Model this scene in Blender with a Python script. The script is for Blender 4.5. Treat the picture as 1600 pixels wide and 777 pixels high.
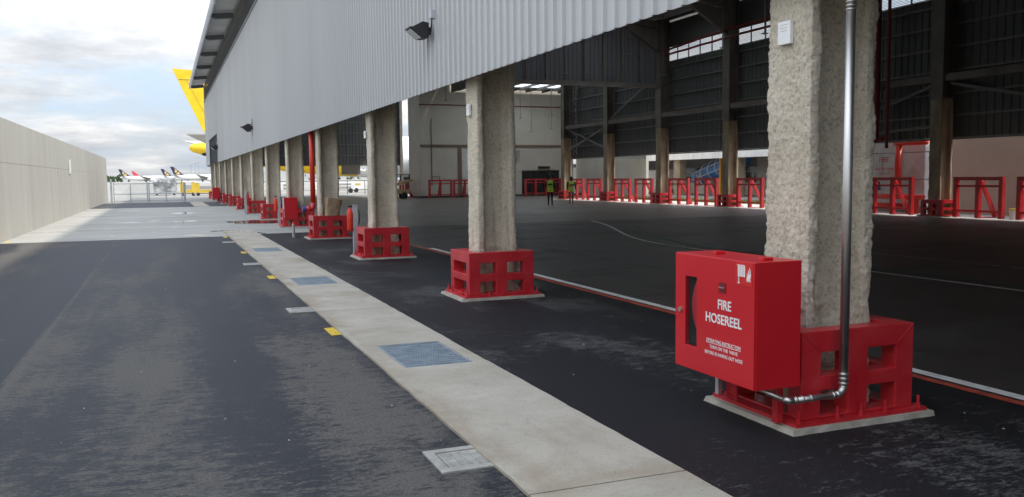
import bpy, bmesh, math, random
from mathutils import Vector, Matrix, noise
random.seed(7)
R = math.radians
scene = bpy.context.scene
col = scene.collection
for o in list(bpy.data.objects): bpy.data.objects.remove(o)

# ------------------------------------------------------------------ camera
YAW, PIT, ROL, CH, FPX = R(21.683), R(4.70), R(-0.61), 1.515, 1361.0
fw = Vector((math.sin(YAW)*math.cos(PIT), math.cos(YAW)*math.cos(PIT), -math.sin(PIT)))
rt = Vector((math.cos(YAW), -math.sin(YAW), 0)); up = rt.cross(fw)
r2 = rt*math.cos(ROL)+up*math.sin(ROL); u2 = -rt*math.sin(ROL)+up*math.cos(ROL)
cd = bpy.data.cameras.new('camera'); cam = bpy.data.objects.new('camera', cd); col.objects.link(cam)
cd.sensor_width = 36; cd.lens = FPX/1600*36; cd.clip_start = 0.05; cd.clip_end = 9000
mw = Matrix.Identity(4)
for i in range(3): mw[i][0], mw[i][1], mw[i][2] = r2[i], u2[i], -fw[i]
mw[2][3] = CH
cam.matrix_world = mw
scene.camera = cam

# ------------------------------------------------------------------ sky, sun, exposure
SUN = Vector((1.0, -0.62, 1.9)).normalized()
SKY_STRENGTH, SUN_STRENGTH, EXPOSURE = 0.15, 1.9, 0.98
w = bpy.data.worlds.new('World'); scene.world = w; w.use_nodes = True
nt = w.node_tree; N = nt.nodes; L = nt.links; N.clear()
out = N.new('ShaderNodeOutputWorld'); bg = N.new('ShaderNodeBackground')
sky = N.new('ShaderNodeTexSky'); sky.sky_type = 'NISHITA'; sky.sun_disc = False
sky.sun_elevation = math.asin(SUN.z); sky.sun_rotation = math.atan2(SUN.x, SUN.y)
sky.air_density = 1.0; sky.dust_density = 1.5
tc = N.new('ShaderNodeTexCoord'); sep = N.new('ShaderNodeSeparateXYZ'); L.new(tc.outputs['Generated'], sep.inputs[0])
def wmath(op, a, b=None, c=None):
    n = N.new('ShaderNodeMath'); n.operation = op
    for i, v in enumerate((a, b, c)):
        if v is None: continue
        if isinstance(v, (int, float)): n.inputs[i].default_value = v
        else: L.new(v, n.inputs[i])
    return n.outputs[0]
zc = wmath('MAXIMUM', sep.outputs[2], 0.0)
den = wmath('ADD', zc, 0.16)
cx = wmath('DIVIDE', sep.outputs[0], den); cy = wmath('DIVIDE', sep.outputs[1], den)
comb = N.new('ShaderNodeCombineXYZ'); L.new(cx, comb.inputs[0]); L.new(cy, comb.inputs[1])
def wnoise(scale, detail, rough, off):
    mp = N.new('ShaderNodeMapping'); mp.inputs['Location'].default_value = off
    L.new(comb.outputs[0], mp.inputs[0])
    n = N.new('ShaderNodeTexNoise'); n.inputs['Scale'].default_value = scale; n.inputs['Detail'].default_value = detail
    n.inputs['Roughness'].default_value = rough; L.new(mp.outputs[0], n.inputs['Vector']); return n.outputs[0]
def wramp(fac, stops):
    r = N.new('ShaderNodeValToRGB'); L.new(fac, r.inputs[0]); e = r.color_ramp.elements
    while len(e) < len(stops): e.new(0.5)
    for k, (p, c) in enumerate(stops): e[k].position = p; e[k].color = (*c, 1)
    return r.outputs[0]
cover = wramp(wnoise(0.95, 8, 0.60, (3.1, 1.7, 0)), [(0.42, (0, 0, 0)), (0.56, (1, 1, 1))])
shade = wramp(wnoise(1.7, 9, 0.62, (7.3, 2.2, 4)), [(0.30, (3.35, 3.55, 3.85)), (0.45, (4.35, 4.5, 4.7)), (0.55, (5.4, 5.45, 5.5)), (0.67, (6.7, 6.65, 6.55))])
# overcast luminance rises from the horizon towards the zenith
grad = wmath('MULTIPLY_ADD', zc, 1.3, 0.50)
thin = N.new('ShaderNodeMix'); thin.data_type = 'RGBA'; thin.inputs[0].default_value = 0.62   # thin veil over the blue gaps
L.new(sky.outputs[0], thin.inputs[6]); thin.inputs[7].default_value = (3.9, 4.7, 6.0, 1)
mixc = N.new('ShaderNodeMix'); mixc.data_type = 'RGBA'
L.new(cover, mixc.inputs[0]); L.new(thin.outputs[2], mixc.inputs[6]); L.new(shade, mixc.inputs[7])
cl = N.new('ShaderNodeVectorMath'); cl.operation = 'SCALE'; L.new(mixc.outputs[2], cl.inputs[0]); L.new(grad, cl.inputs['Scale'])
L.new(cl.outputs[0], bg.inputs[0]); bg.inputs[1].default_value = SKY_STRENGTH; L.new(bg.outputs[0], out.inputs[0])
sd = bpy.data.lights.new('sun', 'SUN'); sd.energy = SUN_STRENGTH; sd.angle = R(2.0); sd.color = (1.0, 0.95, 0.87)
so = bpy.data.objects.new('sun', sd); col.objects.link(so); so.rotation_euler = SUN.to_track_quat('Z', 'Y').to_euler(); so.location = (40, -25, 80)
scene.cycles.max_bounces = 12; scene.cycles.diffuse_bounces = 8
vs = scene.view_settings; vs.view_transform = 'Standard'; vs.look = 'None'; vs.exposure = EXPOSURE; vs.gamma = 1; vs.use_curve_mapping = False

# ------------------------------------------------------------------ materials
MATS = {}
def new_mat(name):
    m = bpy.data.materials.new(name); m.use_nodes = True
    return m, m.node_tree.nodes, m.node_tree.links, m.node_tree.nodes['Principled BSDF']
def mnoise(Ns, Ls, vec, scale, detail=4, rough=0.55, stretch=(1, 1, 1), off=(0, 0, 0), dist=0.0):
    mp = Ns.new('ShaderNodeMapping'); mp.inputs['Scale'].default_value = stretch; mp.inputs['Location'].default_value = off
    Ls.new(vec, mp.inputs[0]); n = Ns.new('ShaderNodeTexNoise'); n.inputs['Scale'].default_value = scale
    n.inputs['Detail'].default_value = detail; n.inputs['Roughness'].default_value = rough; n.inputs['Distortion'].default_value = dist
    Ls.new(mp.outputs[0], n.inputs['Vector']); return n.outputs[0]
def mramp(Ns, Ls, fac, stops):
    r = Ns.new('ShaderNodeValToRGB'); Ls.new(fac, r.inputs[0]); e = r.color_ramp.elements
    while len(e) < len(stops): e.new(0.5)
    for k, (p, c) in enumerate(stops):
        e[k].position = p; e[k].color = (*c, 1) if isinstance(c, tuple) else (c, c, c, 1)
    return r.outputs[0]
def mmix(Ns, Ls, fac, a, b, mode='MIX'):
    n = Ns.new('ShaderNodeMix'); n.data_type = 'RGBA'; n.blend_type = mode
    for s, v in ((0, fac), (6, a), (7, b)):
        if isinstance(v, (int, float)): n.inputs[s].default_value = v
        elif isinstance(v, tuple): n.inputs[s].default_value = (*v, 1)
        else: Ls.new(v, n.inputs[s])
    return n.outputs[2]
def mm(Ns, Ls, op, a, b=None, c=None, clamp=False):
    n = Ns.new('ShaderNodeMath'); n.operation = op; n.use_clamp = clamp
    for i, v in enumerate((a, b, c)):
        if v is None: continue
        if isinstance(v, (int, float)): n.inputs[i].default_value = v
        else: Ls.new(v, n.inputs[i])
    return n.outputs[0]
def bump(Ns, Ls, P, h, strength, dist=0.01):
    b = Ns.new('ShaderNodeBump'); b.inputs['Strength'].default_value = strength; b.inputs['Distance'].default_value = dist
    Ls.new(h, b.inputs['Height']); Ls.new(b.outputs[0], P.inputs['Normal'])
def M(name, c1, c2=None, scale=3.0, rough=0.5, metal=0.0, bs=0.0, bscale=60.0, stretch=(1, 1, 1), detail=5, lo=0.35, hi=0.65, coat=0.0, rvar=0.0, bdist=0.004):
    if name in MATS: return MATS[name]
    m, Ns, Ls, P = new_mat(name); pos = Ns.new('ShaderNodeNewGeometry').outputs['Position']
    P.inputs['Roughness'].default_value = rough; P.inputs['Metallic'].default_value = metal
    if coat: P.inputs['Coat Weight'].default_value = coat; P.inputs['Coat Roughness'].default_value = 0.15
    c2 = c2 or tuple(min(1, v*1.18+0.004) for v in c1)
    n = mnoise(Ns, Ls, pos, scale, detail, 0.6, stretch)
    Ls.new(mramp(Ns, Ls, n, [(lo, c1), (hi, c2)]), P.inputs['Base Color'])
    if rvar:
        n2 = mnoise(Ns, Ls, pos, scale*2.3, 4, 0.6, stretch, (5, 2, 1))
        Ls.new(mm(Ns, Ls, 'MULTIPLY_ADD', n2, rvar, rough-rvar*0.5, True), P.inputs['Roughness'])
    if bs: bump(Ns, Ls, P, mnoise(Ns, Ls, pos, bscale, 4, 0.6), bs, bdist)
    MATS[name] = m; return m

def asphalt(name, dark, dust, bias, xs=0.9, ys=0.28, tracks=0.0):
    m, Ns, Ls, P = new_mat(name); pos = Ns.new('ShaderNodeNewGeometry').outputs['Position']
    A = mnoise(Ns, Ls, pos, 1.0, 6, 0.62, (xs, ys, 1), (2.3, 9.1, 0))
    T = mnoise(Ns, Ls, pos, 1.0, 3, 0.5, (2.4, 0.10, 1), (1.3, 0.1, 5))
    B = mnoise(Ns, Ls, pos, 1.0, 5, 0.75, (6.0, 15.0, 1), (0.3, 4.1, 0), 0.8)
    C = mnoise(Ns, Ls, pos, 1.0, 3, 0.7, (22.0, 52.0, 1), (7.3, 4.1, 0), 0.5)
    s = mm(Ns, Ls, 'ADD', mm(Ns, Ls, 'MULTIPLY', A, 1.2), mm(Ns, Ls, 'ADD', mm(Ns, Ls, 'MULTIPLY', B, 1.0), mm(Ns, Ls, 'MULTIPLY_ADD', C, 0.7, mm(Ns, Ls, 'MULTIPLY', T, 0.5))))
    sx = Ns.new('ShaderNodeSeparateXYZ'); Ls.new(pos, sx.inputs[0])
    if tracks:
        # darker rolled lanes along the road, and the paving seam
        t = mm(Ns, Ls, 'SINE', mm(Ns, Ls, 'MULTIPLY_ADD', sx.outputs[0], 4.6, 2.3))
        s = mm(Ns, Ls, 'ADD', s, mm(Ns, Ls, 'MULTIPLY', t, tracks))
        band = mm(Ns, Ls, 'MULTIPLY', mm(Ns, Ls, 'LESS_THAN', sx.outputs[0], -1.2), mm(Ns, Ls, 'SMOOTH_MIN', mm(Ns, Ls, 'MULTIPLY_ADD', sx.outputs[0], 1.7, 3.4, True), 1.0, 0.1))
        s = mm(Ns, Ls, 'SUBTRACT', s, mm(Ns, Ls, 'MULTIPLY', band, 0.35))
        d = mm(Ns, Ls, 'ABSOLUTE', mm(Ns, Ls, 'ADD', sx.outputs[0], 1.17))
        s = mm(Ns, Ls, 'ADD', s, mm(Ns, Ls, 'MULTIPLY', mm(Ns, Ls, 'MULTIPLY_ADD', d, -16.0, 1.0, True), 0.10))
        lf = mm(Ns, Ls, 'MULTIPLY_ADD', sx.outputs[0], -2.0, -3.8, True); s = mm(Ns, Ls, 'MULTIPLY_ADD', lf, 0.22, s)
        rg = mm(Ns, Ls, 'MULTIPLY', mm(Ns, Ls, 'GREATER_THAN', sx.outputs[0], -1.17), mm(Ns, Ls, 'MULTIPLY_ADD', sx.outputs[0], -1.1, -0.25, True)); s = mm(Ns, Ls, 'MULTIPLY_ADD', rg, 0.20, s)
        near = mm(Ns, Ls, 'MULTIPLY_ADD', sx.outputs[1], -0.011, 0.09)
        s = mm(Ns, Ls, 'ADD', s, near)
    fac = mm(Ns, Ls, 'MULTIPLY_ADD', mm(Ns, Ls, 'ADD', s, bias-0.35), 6.5, 0.0, True)
    fine = mnoise(Ns, Ls, pos, 130.0, 3, 0.7)
    spk = mramp(Ns, Ls, fine, [(0.30, 0.62), (0.5, 1.0), (0.72, 1.55)])
    spk2 = mramp(Ns, Ls, mnoise(Ns, Ls, pos, 60.0, 3, 0.75), [(0.3, 0.68), (0.7, 1.36)])
    c = mmix(Ns, Ls, 1.0, mmix(Ns, Ls, fac, dark, dust), spk, 'MULTIPLY')
    c = mmix(Ns, Ls, 1.0, c, spk2, 'MULTIPLY')
    Ls.new(c, P.inputs['Base Color'])
    Ls.new(mm(Ns, Ls, 'MULTIPLY_ADD', fac, 0.22, 0.62 if 'floor' not in name else 0.42), P.inputs['Roughness'])
    P.inputs['Specular IOR Level'].default_value = 0.35 if 'floor' in name else 0.24
    bump(Ns, Ls, P, fine, 0.7, 0.004); MATS[name] = m; return m
m_road = asphalt('road asphalt', (0.023, 0.024, 0.030), (0.102, 0.096, 0.087), -1.345, tracks=0.09)
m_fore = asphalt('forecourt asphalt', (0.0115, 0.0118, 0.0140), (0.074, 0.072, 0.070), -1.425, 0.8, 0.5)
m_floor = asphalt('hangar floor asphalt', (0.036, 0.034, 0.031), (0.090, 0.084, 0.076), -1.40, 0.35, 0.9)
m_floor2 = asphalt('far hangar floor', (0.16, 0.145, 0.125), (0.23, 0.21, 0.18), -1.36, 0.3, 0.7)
m_strip = asphalt('far asphalt strip', (0.045, 0.047, 0.055), (0.11, 0.11, 0.11), -1.42)

def concrete(name, c1, c2, stain, scale=1.2, pit=True, stretch=(1, 1, 1), wet=False, bstr=0.35):
    m, Ns, Ls, P = new_mat(name); pos = Ns.new('ShaderNodeNewGeometry').outputs['Position']
    A = mnoise(Ns, Ls, pos, scale, 7, 0.62, stretch)
    c = mramp(Ns, Ls, A, [(0.30, c1), (0.68, c2)])
    S = mnoise(Ns, Ls, pos, scale*0.55, 5, 0.6, stretch, (4, 8, 2), 0.8)
    c = mmix(Ns, Ls, mramp(Ns, Ls, S, [(0.52, 0.0), (0.74, 0.75)]), c, stain)
    F = mnoise(Ns, Ls, pos, 95, 4, 0.7)
    c = mmix(Ns, Ls, 1.0, c, mramp(Ns, Ls, F, [(0.25, 0.80), (0.5, 1.0), (0.75, 1.14)]), 'MULTIPLY')
    if pit:
        V = Ns.new('ShaderNodeTexVoronoi'); V.inputs['Scale'].default_value = 14; Ls.new(pos, V.inputs['Vector'])
        pm = mramp(Ns, Ls, V.outputs['Distance'], [(0.035, 0.35), (0.075, 1.0)])
        c = mmix(Ns, Ls, 1.0, c, pm, 'MULTIPLY')
    Ls.new(c, P.inputs['Base Color']); P.inputs['Roughness'].default_value = 0.85
    if name == 'channel concrete':
        sx = Ns.new('ShaderNodeSeparateXYZ'); Ls.new(pos, sx.inputs[0])
        e = mm(Ns, Ls, 'MULTIPLY_ADD', sx.outputs[0], -4.0, 7.2, True)
        en = mramp(Ns, Ls, mnoise(Ns, Ls, pos, 3.0, 6, 0.65, (1, 0.35, 1), (2, 2, 2)), [(0.38, 0.0), (0.62, 0.85)])
        c = mmix(Ns, Ls, mm(Ns, Ls, 'MULTIPLY', e, en), c, (0.27, 0.20, 0.125))
        dn = mramp(Ns, Ls, mnoise(Ns, Ls, pos, 7.0, 6, 0.75, (1, 1, 1), (9, 2, 2), 1.0), [(0.56, 0.0), (0.70, 0.45)])
        c = mmix(Ns, Ls, dn, c, (0.24, 0.22, 0.19)); Ls.new(c, P.inputs['Base Color'])
    if wet:
        Wn = mnoise(Ns, Ls, pos, 0.5, 5, 0.65, (1, 0.8, 1), (1, 3, 0), 1.0)
        wm = mramp(Ns, Ls, Wn, [(0.60, 0.85), (0.66, 0.10)]); Ls.new(wm, P.inputs['Roughness'])
    bump(Ns, Ls, P, F, bstr, 0.004); MATS[name] = m; return m
m_chan = concrete('channel concrete', (0.37, 0.335, 0.27), (0.49, 0.45, 0.375), (0.30, 0.24, 0.165), 1.9)
m_slab = concrete('apron concrete', (0.31, 0.30, 0.27), (0.42, 0.41, 0.375), (0.23, 0.22, 0.20), 0.5, False, (0.6, 1.6, 1), True)
m_wall = concrete('boundary wall concrete', (0.42, 0.41, 0.375), (0.485, 0.475, 0.435), (0.39, 0.38, 0.345), 0.9, False, (1, 1.6, 0.22))
m_pad = concrete('pad grout', (0.36, 0.33, 0.27), (0.52, 0.48, 0.41), (0.28, 0.25, 0.2), 6)
m_pit = concrete('cover concrete', (0.26, 0.25, 0.22), (0.44, 0.43, 0.385), (0.25, 0.24, 0.22), 9)
m_ground = concrete('airfield concrete', (0.235, 0.225, 0.20), (0.29, 0.28, 0.25), (0.20, 0.19, 0.175), 0.05, False)

def coating():
    m, Ns, Ls, P = new_mat('sprayed fireproofing'); pos = Ns.new('ShaderNodeNewGeometry').outputs['Position']
    A = mnoise(Ns, Ls, pos, 2.2, 6, 0.6)
    c = mramp(Ns, Ls, A, [(0.3, (0.58, 0.510, 0.390)), (0.7, (0.79, 0.71, 0.565))])
    S = mnoise(Ns, Ls, pos, 1.0, 6, 0.62, (5, 5, 0.7), (3, 1, 0), 0.5)
    c = mmix(Ns, Ls, mramp(Ns, Ls, S, [(0.56, 0.0), (0.76, 0.7)]), c, (0.24, 0.205, 0.155))
    F = mnoise(Ns, Ls, pos, 42, 6, 0.72); G = mnoise(Ns, Ls, pos, 150, 3, 0.7)
    c = mmix(Ns, Ls, 1.0, c, mramp(Ns, Ls, F, [(0.31, 0.42), (0.46, 0.93), (0.75, 1.16)]), 'MULTIPLY')  # shade of the pits painted into the colour, following the bump
    Ls.new(c, P.inputs['Base Color']); P.inputs['Roughness'].default_value = 0.95
    bump(Ns, Ls, P, mm(Ns, Ls, 'ADD', F, mm(Ns, Ls, 'MULTIPLY', G, 0.35)), 1.0, 0.016); return m
m_coat = coating()
m_coat2 = M('old brown fireproofing', (0.26, 0.20, 0.13), (0.42, 0.34, 0.24), 3, 0.9, bs=0.5, bscale=40, stretch=(1, 1, 0.4))
m_clad = M('grey coated sheet', (0.455, 0.455, 0.447), (0.50, 0.50, 0.49), 0.35, 0.42, 0.0, 0.05, 8, (1, 1, 0.3), rvar=0.1)
m_trim = M('dark steel trim', (0.05, 0.053, 0.058), None, 2, 0.5)
m_louv = M('louvre grey', (0.13, 0.128, 0.125), None, 2, 0.6)
m_roof = M('roof sheet', (0.46, 0.47, 0.48), None, 1, 0.45)
m_soff = M('pale soffit sheet', (0.72, 0.73, 0.74), None, 1, 0.5)
m_brack = M('eave bracket grey', (0.10, 0.105, 0.115), None, 2, 0.5)
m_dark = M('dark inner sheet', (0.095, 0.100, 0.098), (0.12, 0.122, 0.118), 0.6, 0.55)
m_dark2 = M('dark partition sheet', (0.12, 0.12, 0.13), (0.145, 0.145, 0.155), 0.6, 0.55)
m_steel = M('dark painted steel', (0.13, 0.115, 0.10), (0.19, 0.17, 0.145), 1.5, 0.6)
m_girt = M('galvanised girt', (0.17, 0.175, 0.165), None, 2, 0.5)
m_red = M('red gloss paint', (0.49, 0.011, 0.020), (0.57, 0.035, 0.042), 5.0, 0.36, 0.0, 0.06, 14, coat=0.15, rvar=0.14)
m_redc = M('red cabinet enamel', (0.55, 0.010, 0.018), (0.60, 0.014, 0.023), 1.5, 0.33, 0.0, 0.03, 6, rvar=0.08)
m_pipe_r = M('red pipe paint', (0.60, 0.035, 0.018), None, 2, 0.4)
m_pipe_d = M('dark red pipe paint', (0.17, 0.014, 0.016), None, 2, 0.45)
m_inox = M('brushed stainless', (0.50, 0.485, 0.455), (0.62, 0.60, 0.565), 3, 0.42, 1.0, rvar=0.18, stretch=(3, 3, 0.4))
m_galv = M('galvanised steel', (0.42, 0.44, 0.46), (0.55, 0.57, 0.59), 8, 0.5, 0.35)
m_grate = M('galvanised grating', (0.24, 0.30, 0.35), (0.36, 0.42, 0.47), 8, 0.5, 0.3)
m_black = M('black', (0.018, 0.018, 0.020), None, 3, 0.5)
m_hole = M('void shade', (0.012, 0.012, 0.012), None, 3, 0.9)  # near-black colour painting the shade inside drain and cabinet
m_white = M('white paint', (0.74, 0.74, 0.72), None, 3, 0.5)
m_lines = M('worn white line', (0.50, 0.49, 0.465), (0.80, 0.79, 0.76), 7, 0.7, lo=0.3, hi=0.5)
m_faint = M('faint old line', (0.14, 0.138, 0.13), (0.42, 0.41, 0.385), 5, 0.8, lo=0.38, hi=0.62)
m_rline = M('worn red line', (0.22, 0.03, 0.018), (0.46, 0.075, 0.04), 7, 0.7, lo=0.3, hi=0.55)
m_gline = M('worn green line', (0.04, 0.10, 0.085), (0.10, 0.26, 0.22), 6, 0.75)
m_yel = M('yellow road paint', (0.30, 0.21, 0.03), (0.70, 0.47, 0.025), 26, 0.7, lo=0.36, hi=0.46)
m_ayel = M('aircraft yellow', (0.80, 0.52, 0.012), None, 1, 0.35)
m_ayel2 = M('equipment yellow', (0.60, 0.42, 0.05), None, 1, 0.45)
m_awht = M('aircraft white', (0.80, 0.80, 0.80), None, 1, 0.35)
m_navy = M('aircraft navy', (0.022, 0.022, 0.06), None, 1, 0.4)
m_gold = M('emblem gold', (0.62, 0.47, 0.20), None, 1, 0.4)
m_tred = M('tail red', (0.62, 0.05, 0.08), None, 1, 0.4)
m_agry = M('aircraft grey', (0.42, 0.41, 0.38), None, 1, 0.4)
m_glass = M('dark glass', (0.02, 0.024, 0.026), None, 1, 0.08)
m_cream = M('cream plaster', (0.62, 0.58, 0.51), (0.68, 0.64, 0.56), 0.8, 0.8)
m_pink = M('pinkish plaster', (0.55, 0.46, 0.39), (0.62, 0.53, 0.46), 0.6, 0.8)
m_tank = M('tank panel grey', (0.55, 0.56, 0.56), (0.64, 0.65, 0.65), 1.5, 0.5)
m_brown = M('kraft paper', (0.30, 0.20, 0.125), (0.40, 0.28, 0.18), 5, 0.85, bs=0.4, bscale=25)
m_blue = M('blue plastic', (0.03, 0.09, 0.30), None, 3, 0.4)
m_lblue = M('light blue metal', (0.07, 0.24, 0.62), (0.12, 0.34, 0.75), 1.5, 0.4)
m_orange = M('orange paint', (0.75, 0.33, 0.03), None, 3, 0.5)
m_ext = M('extinguisher red', (0.72, 0.045, 0.022), None, 3, 0.3)
m_fascia = M('white fascia sheet', (0.84, 0.83, 0.81), None, 1, 0.5)
m_taupe = M('taupe panel', (0.17, 0.15, 0.13), None, 1, 0.7)
m_bgrey = M('building grey', (0.33, 0.32, 0.31), None, 0.7, 0.7)
m_grass = M('grass', (0.10, 0.13, 0.03), (0.20, 0.21, 0.06), 3, 0.9)
m_leaf = M('far trees', (0.035, 0.06, 0.03), (0.06, 0.09, 0.04), 0.2, 0.9)
m_wrap = M('plastic wrapped cargo', (0.16, 0.165, 0.17), (0.42, 0.42, 0.41), 2.2, 0.35, lo=0.4, hi=0.6, bs=0.5, bscale=6, bdist=0.05)
m_vest = M('hi vis vest', (0.52, 0.66, 0.02), (0.60, 0.74, 0.03), 8, 0.7)
m_band = M('reflective band', (0.55, 0.57, 0.55), None, 8, 0.4)
m_print = M('dark back print', (0.05, 0.07, 0.16), None, 8, 0.7)
m_trous = M('dark trousers', (0.016, 0.017, 0.022), None, 8, 0.8)
m_grey_t = M('grey trousers', (0.07, 0.07, 0.065), None, 8, 0.8)
m_skin = M('skin', (0.30, 0.17, 0.11), None, 8, 0.6)
m_hair = M('hair', (0.01, 0.009, 0.008), None, 8, 0.6)
m_tan = M('tan machinery', (0.42, 0.30, 0.16), None, 4, 0.5)
def translucent():
    m, Ns, Ls, P = new_mat('skylight sheet'); t = Ns.new('ShaderNodeBsdfTranslucent'); t.inputs[0].default_value = (0.80, 0.83, 0.84, 1)
    Ls.new(t.outputs[0], Ns['Material Output'].inputs[0]); return m
m_sky = translucent()
def mesh_mat():
    m, Ns, Ls, P = new_mat('clear glass'); P.inputs['Base Color'].default_value = (0.9, 0.95, 0.95, 1)
    P.inputs['Transmission Weight'].default_value = 1.0; P.inputs['Roughness'].default_value = 0.02; P.inputs['IOR'].default_value = 1.1; return m
m_clear = mesh_mat()

# ------------------------------------------------------------------ mesh helpers
class MB:
    def __init__(s): s.v = []; s.f = []
    def add(s, vs, fs):
        b = len(s.v); s.v += [tuple(v) for v in vs]; s.f += [tuple(i+b for i in f) for f in fs]; return s
    def box(s, x0, x1, y0, y1, z0, z1):
        return s.add([(x0,y0,z0),(x1,y0,z0),(x1,y1,z0),(x0,y1,z0),(x0,y0,z1),(x1,y0,z1),(x1,y1,z1),(x0,y1,z1)],
                     [(0,3,2,1),(4,5,6,7),(0,1,5,4),(1,2,6,5),(2,3,7,6),(3,0,4,7)])
    def bar(s, a, b, wd, ht=None):
        a = Vector(a); b = Vector(b); ht = ht or wd; d = (b-a).normalized()
        u = d.cross(Vector((0,0,1))) if abs(d.z) < 0.99 else Vector((1,0,0)); u.normalize(); v = d.cross(u)
        c = []
        for p in (a, b):
            for su, sv in ((-1,-1),(1,-1),(1,1),(-1,1)): c.append(p+u*su*wd/2+v*sv*ht/2)
        return s.add(c, [(0,1,2,3),(7,6,5,4),(0,4,5,1),(1,5,6,2),(2,6,7,3),(3,7,4,0)])
    def tube(s, pts, r, n=10, cap=True):
        pts = [Vector(p) for p in pts]; rr = r if isinstance(r, (list, tuple)) else [r]*len(pts); rings = []
        pu = None
        for i, p in enumerate(pts):
            d = (pts[min(i+1, len(pts)-1)]-pts[max(i-1, 0)]).normalized()
            u = (pu - d*pu.dot(d)) if pu is not None else (d.cross(Vector((0,0,1))) if abs(d.z) < 0.95 else d.cross(Vector((1,0,0))))
            u.normalize(); pu = u; v = d.cross(u)
            rings.append([p+(u*math.cos(2*math.pi*k/n)+v*math.sin(2*math.pi*k/n))*rr[i] for k in range(n)])
        vs = [q for g in rings for q in g]; fs = []
        for i in range(len(pts)-1):
            for k in range(n): fs.append((i*n+k, i*n+(k+1)%n, (i+1)*n+(k+1)%n, (i+1)*n+k))
        if cap: fs.append(tuple(range(n))[::-1]); fs.append(tuple((len(pts)-1)*n+k for k in range(n)))
        return s.add(vs, fs)
    def prism(s, poly, axis, a, b):
        def P(u, v, t): return {'x': (t,u,v), 'y': (u,t,v), 'z': (u,v,t)}[axis]
        n = len(poly); vs = [P(u,v,a) for u,v in poly]+[P(u,v,b) for u,v in poly]
        return s.add(vs, [tuple(range(n))[::-1], tuple(range(n,2*n))]+[(i,(i+1)%n,n+(i+1)%n,n+i) for i in range(n)])
    def vox(s, xs, ys, zs, solid):
        idx = {}
        def vid(i,j,k):
            if (i,j,k) not in idx: idx[(i,j,k)] = len(s.v); s.v.append((xs[i],ys[j],zs[k]))
            return idx[(i,j,k)]
        nx, ny, nz = len(xs)-1, len(ys)-1, len(zs)-1
        S = lambda i,j,k: 0 <= i < nx and 0 <= j < ny and 0 <= k < nz and solid(i,j,k)
        for i in range(nx):
            for j in range(ny):
                for k in range(nz):
                    if not S(i,j,k): continue
                    if not S(i-1,j,k): s.f.append((vid(i,j,k),vid(i,j,k+1),vid(i,j+1,k+1),vid(i,j+1,k)))
                    if not S(i+1,j,k): s.f.append((vid(i+1,j,k),vid(i+1,j+1,k),vid(i+1,j+1,k+1),vid(i+1,j,k+1)))
                    if not S(i,j-1,k): s.f.append((vid(i,j,k),vid(i+1,j,k),vid(i+1,j,k+1),vid(i,j,k+1)))
                    if not S(i,j+1,k): s.f.append((vid(i,j+1,k),vid(i,j+1,k+1),vid(i+1,j+1,k+1),vid(i+1,j+1,k)))
                    if not S(i,j,k-1): s.f.append((vid(i,j,k),vid(i,j+1,k),vid(i+1,j+1,k),vid(i+1,j,k)))
                    if not S(i,j,k+1): s.f.append((vid(i,j,k+1),vid(i+1,j,k+1),vid(i+1,j+1,k+1),vid(i,j+1,k+1)))
        return s
    def build(s, name, mat, parent=None, bevel=0.0, smooth=False, fix=True):
        me = bpy.data.meshes.new(name); me.from_pydata(s.v, [], s.f); me.materials.append(mat)
        if fix or bevel:
            bm = bmesh.new(); bm.from_mesh(me); bmesh.ops.recalc_face_normals(bm, faces=bm.faces)
            if bevel:
                es = [e for e in bm.edges if len(e.link_faces) == 2 and e.calc_face_angle(0) > 0.6]
                bmesh.ops.bevel(bm, geom=es, offset=bevel, segments=2, affect='EDGES', profile=0.6, clamp_overlap=True)
            bm.to_mesh(me); bm.free()
        if smooth:
            for p in me.polygons: p.use_smooth = True
        o = bpy.data.objects.new(name, me); col.objects.link(o); o.parent = parent
        return o
def B(*a): return MB().box(*a)
def tag(o, label=None, cat=None, group=None, kind=None):
    if label: o['label'] = label
    if cat: o['category'] = cat
    if group: o['group'] = group
    if kind: o['kind'] = kind
    return o
def thing(name, label, cat, loc=(0,0,0), rz=0.0, group=None):
    o = bpy.data.objects.new(name, None); col.objects.link(o); o.location = loc; o.rotation_euler = (0,0,rz)
    o.empty_display_size = 0.2
    return tag(o, label, cat, group)
def struct(o): o['kind'] = 'structure'; return o
def dup(root, loc, rz=None, label=None):
    r = root.copy(); col.objects.link(r); r.location = loc
    if rz is not None: r.rotation_euler = (0,0,rz)
    if label: r['label'] = label
    for ch in list(root.children):
        c = ch.copy(); col.objects.link(c); c.parent = r
        for g in list(ch.children):
            d = g.copy(); col.objects.link(d); d.parent = c
    return r
def text(body, size, name, mat, parent, M4, align='CENTER', bold=0.0, ext=0.0008, sx=1.0):
    cu = bpy.data.curves.new('t', 'FONT'); cu.body = body; cu.size = size; cu.align_x = align; cu.align_y = 'CENTER'; cu.extrude = ext; cu.offset = bold
    cu.resolution_u = 3
    o = bpy.data.objects.new('t', cu); col.objects.link(o); dg = bpy.context.evaluated_depsgraph_get(); dg.update()
    me = bpy.data.meshes.new_from_object(o.evaluated_get(dg)); bpy.data.objects.remove(o)
    me.transform(M4 @ Matrix.Diagonal((sx,1,1,1))); me.materials.clear(); me.materials.append(mat); me.name = name
    p = bpy.data.objects.new(name, me); col.objects.link(p); p.parent = parent; return p
ORD = ['nearest','second','third','fourth','fifth','sixth','seventh','eighth','ninth','tenth','eleventh','twelfth','thirteenth']

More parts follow.
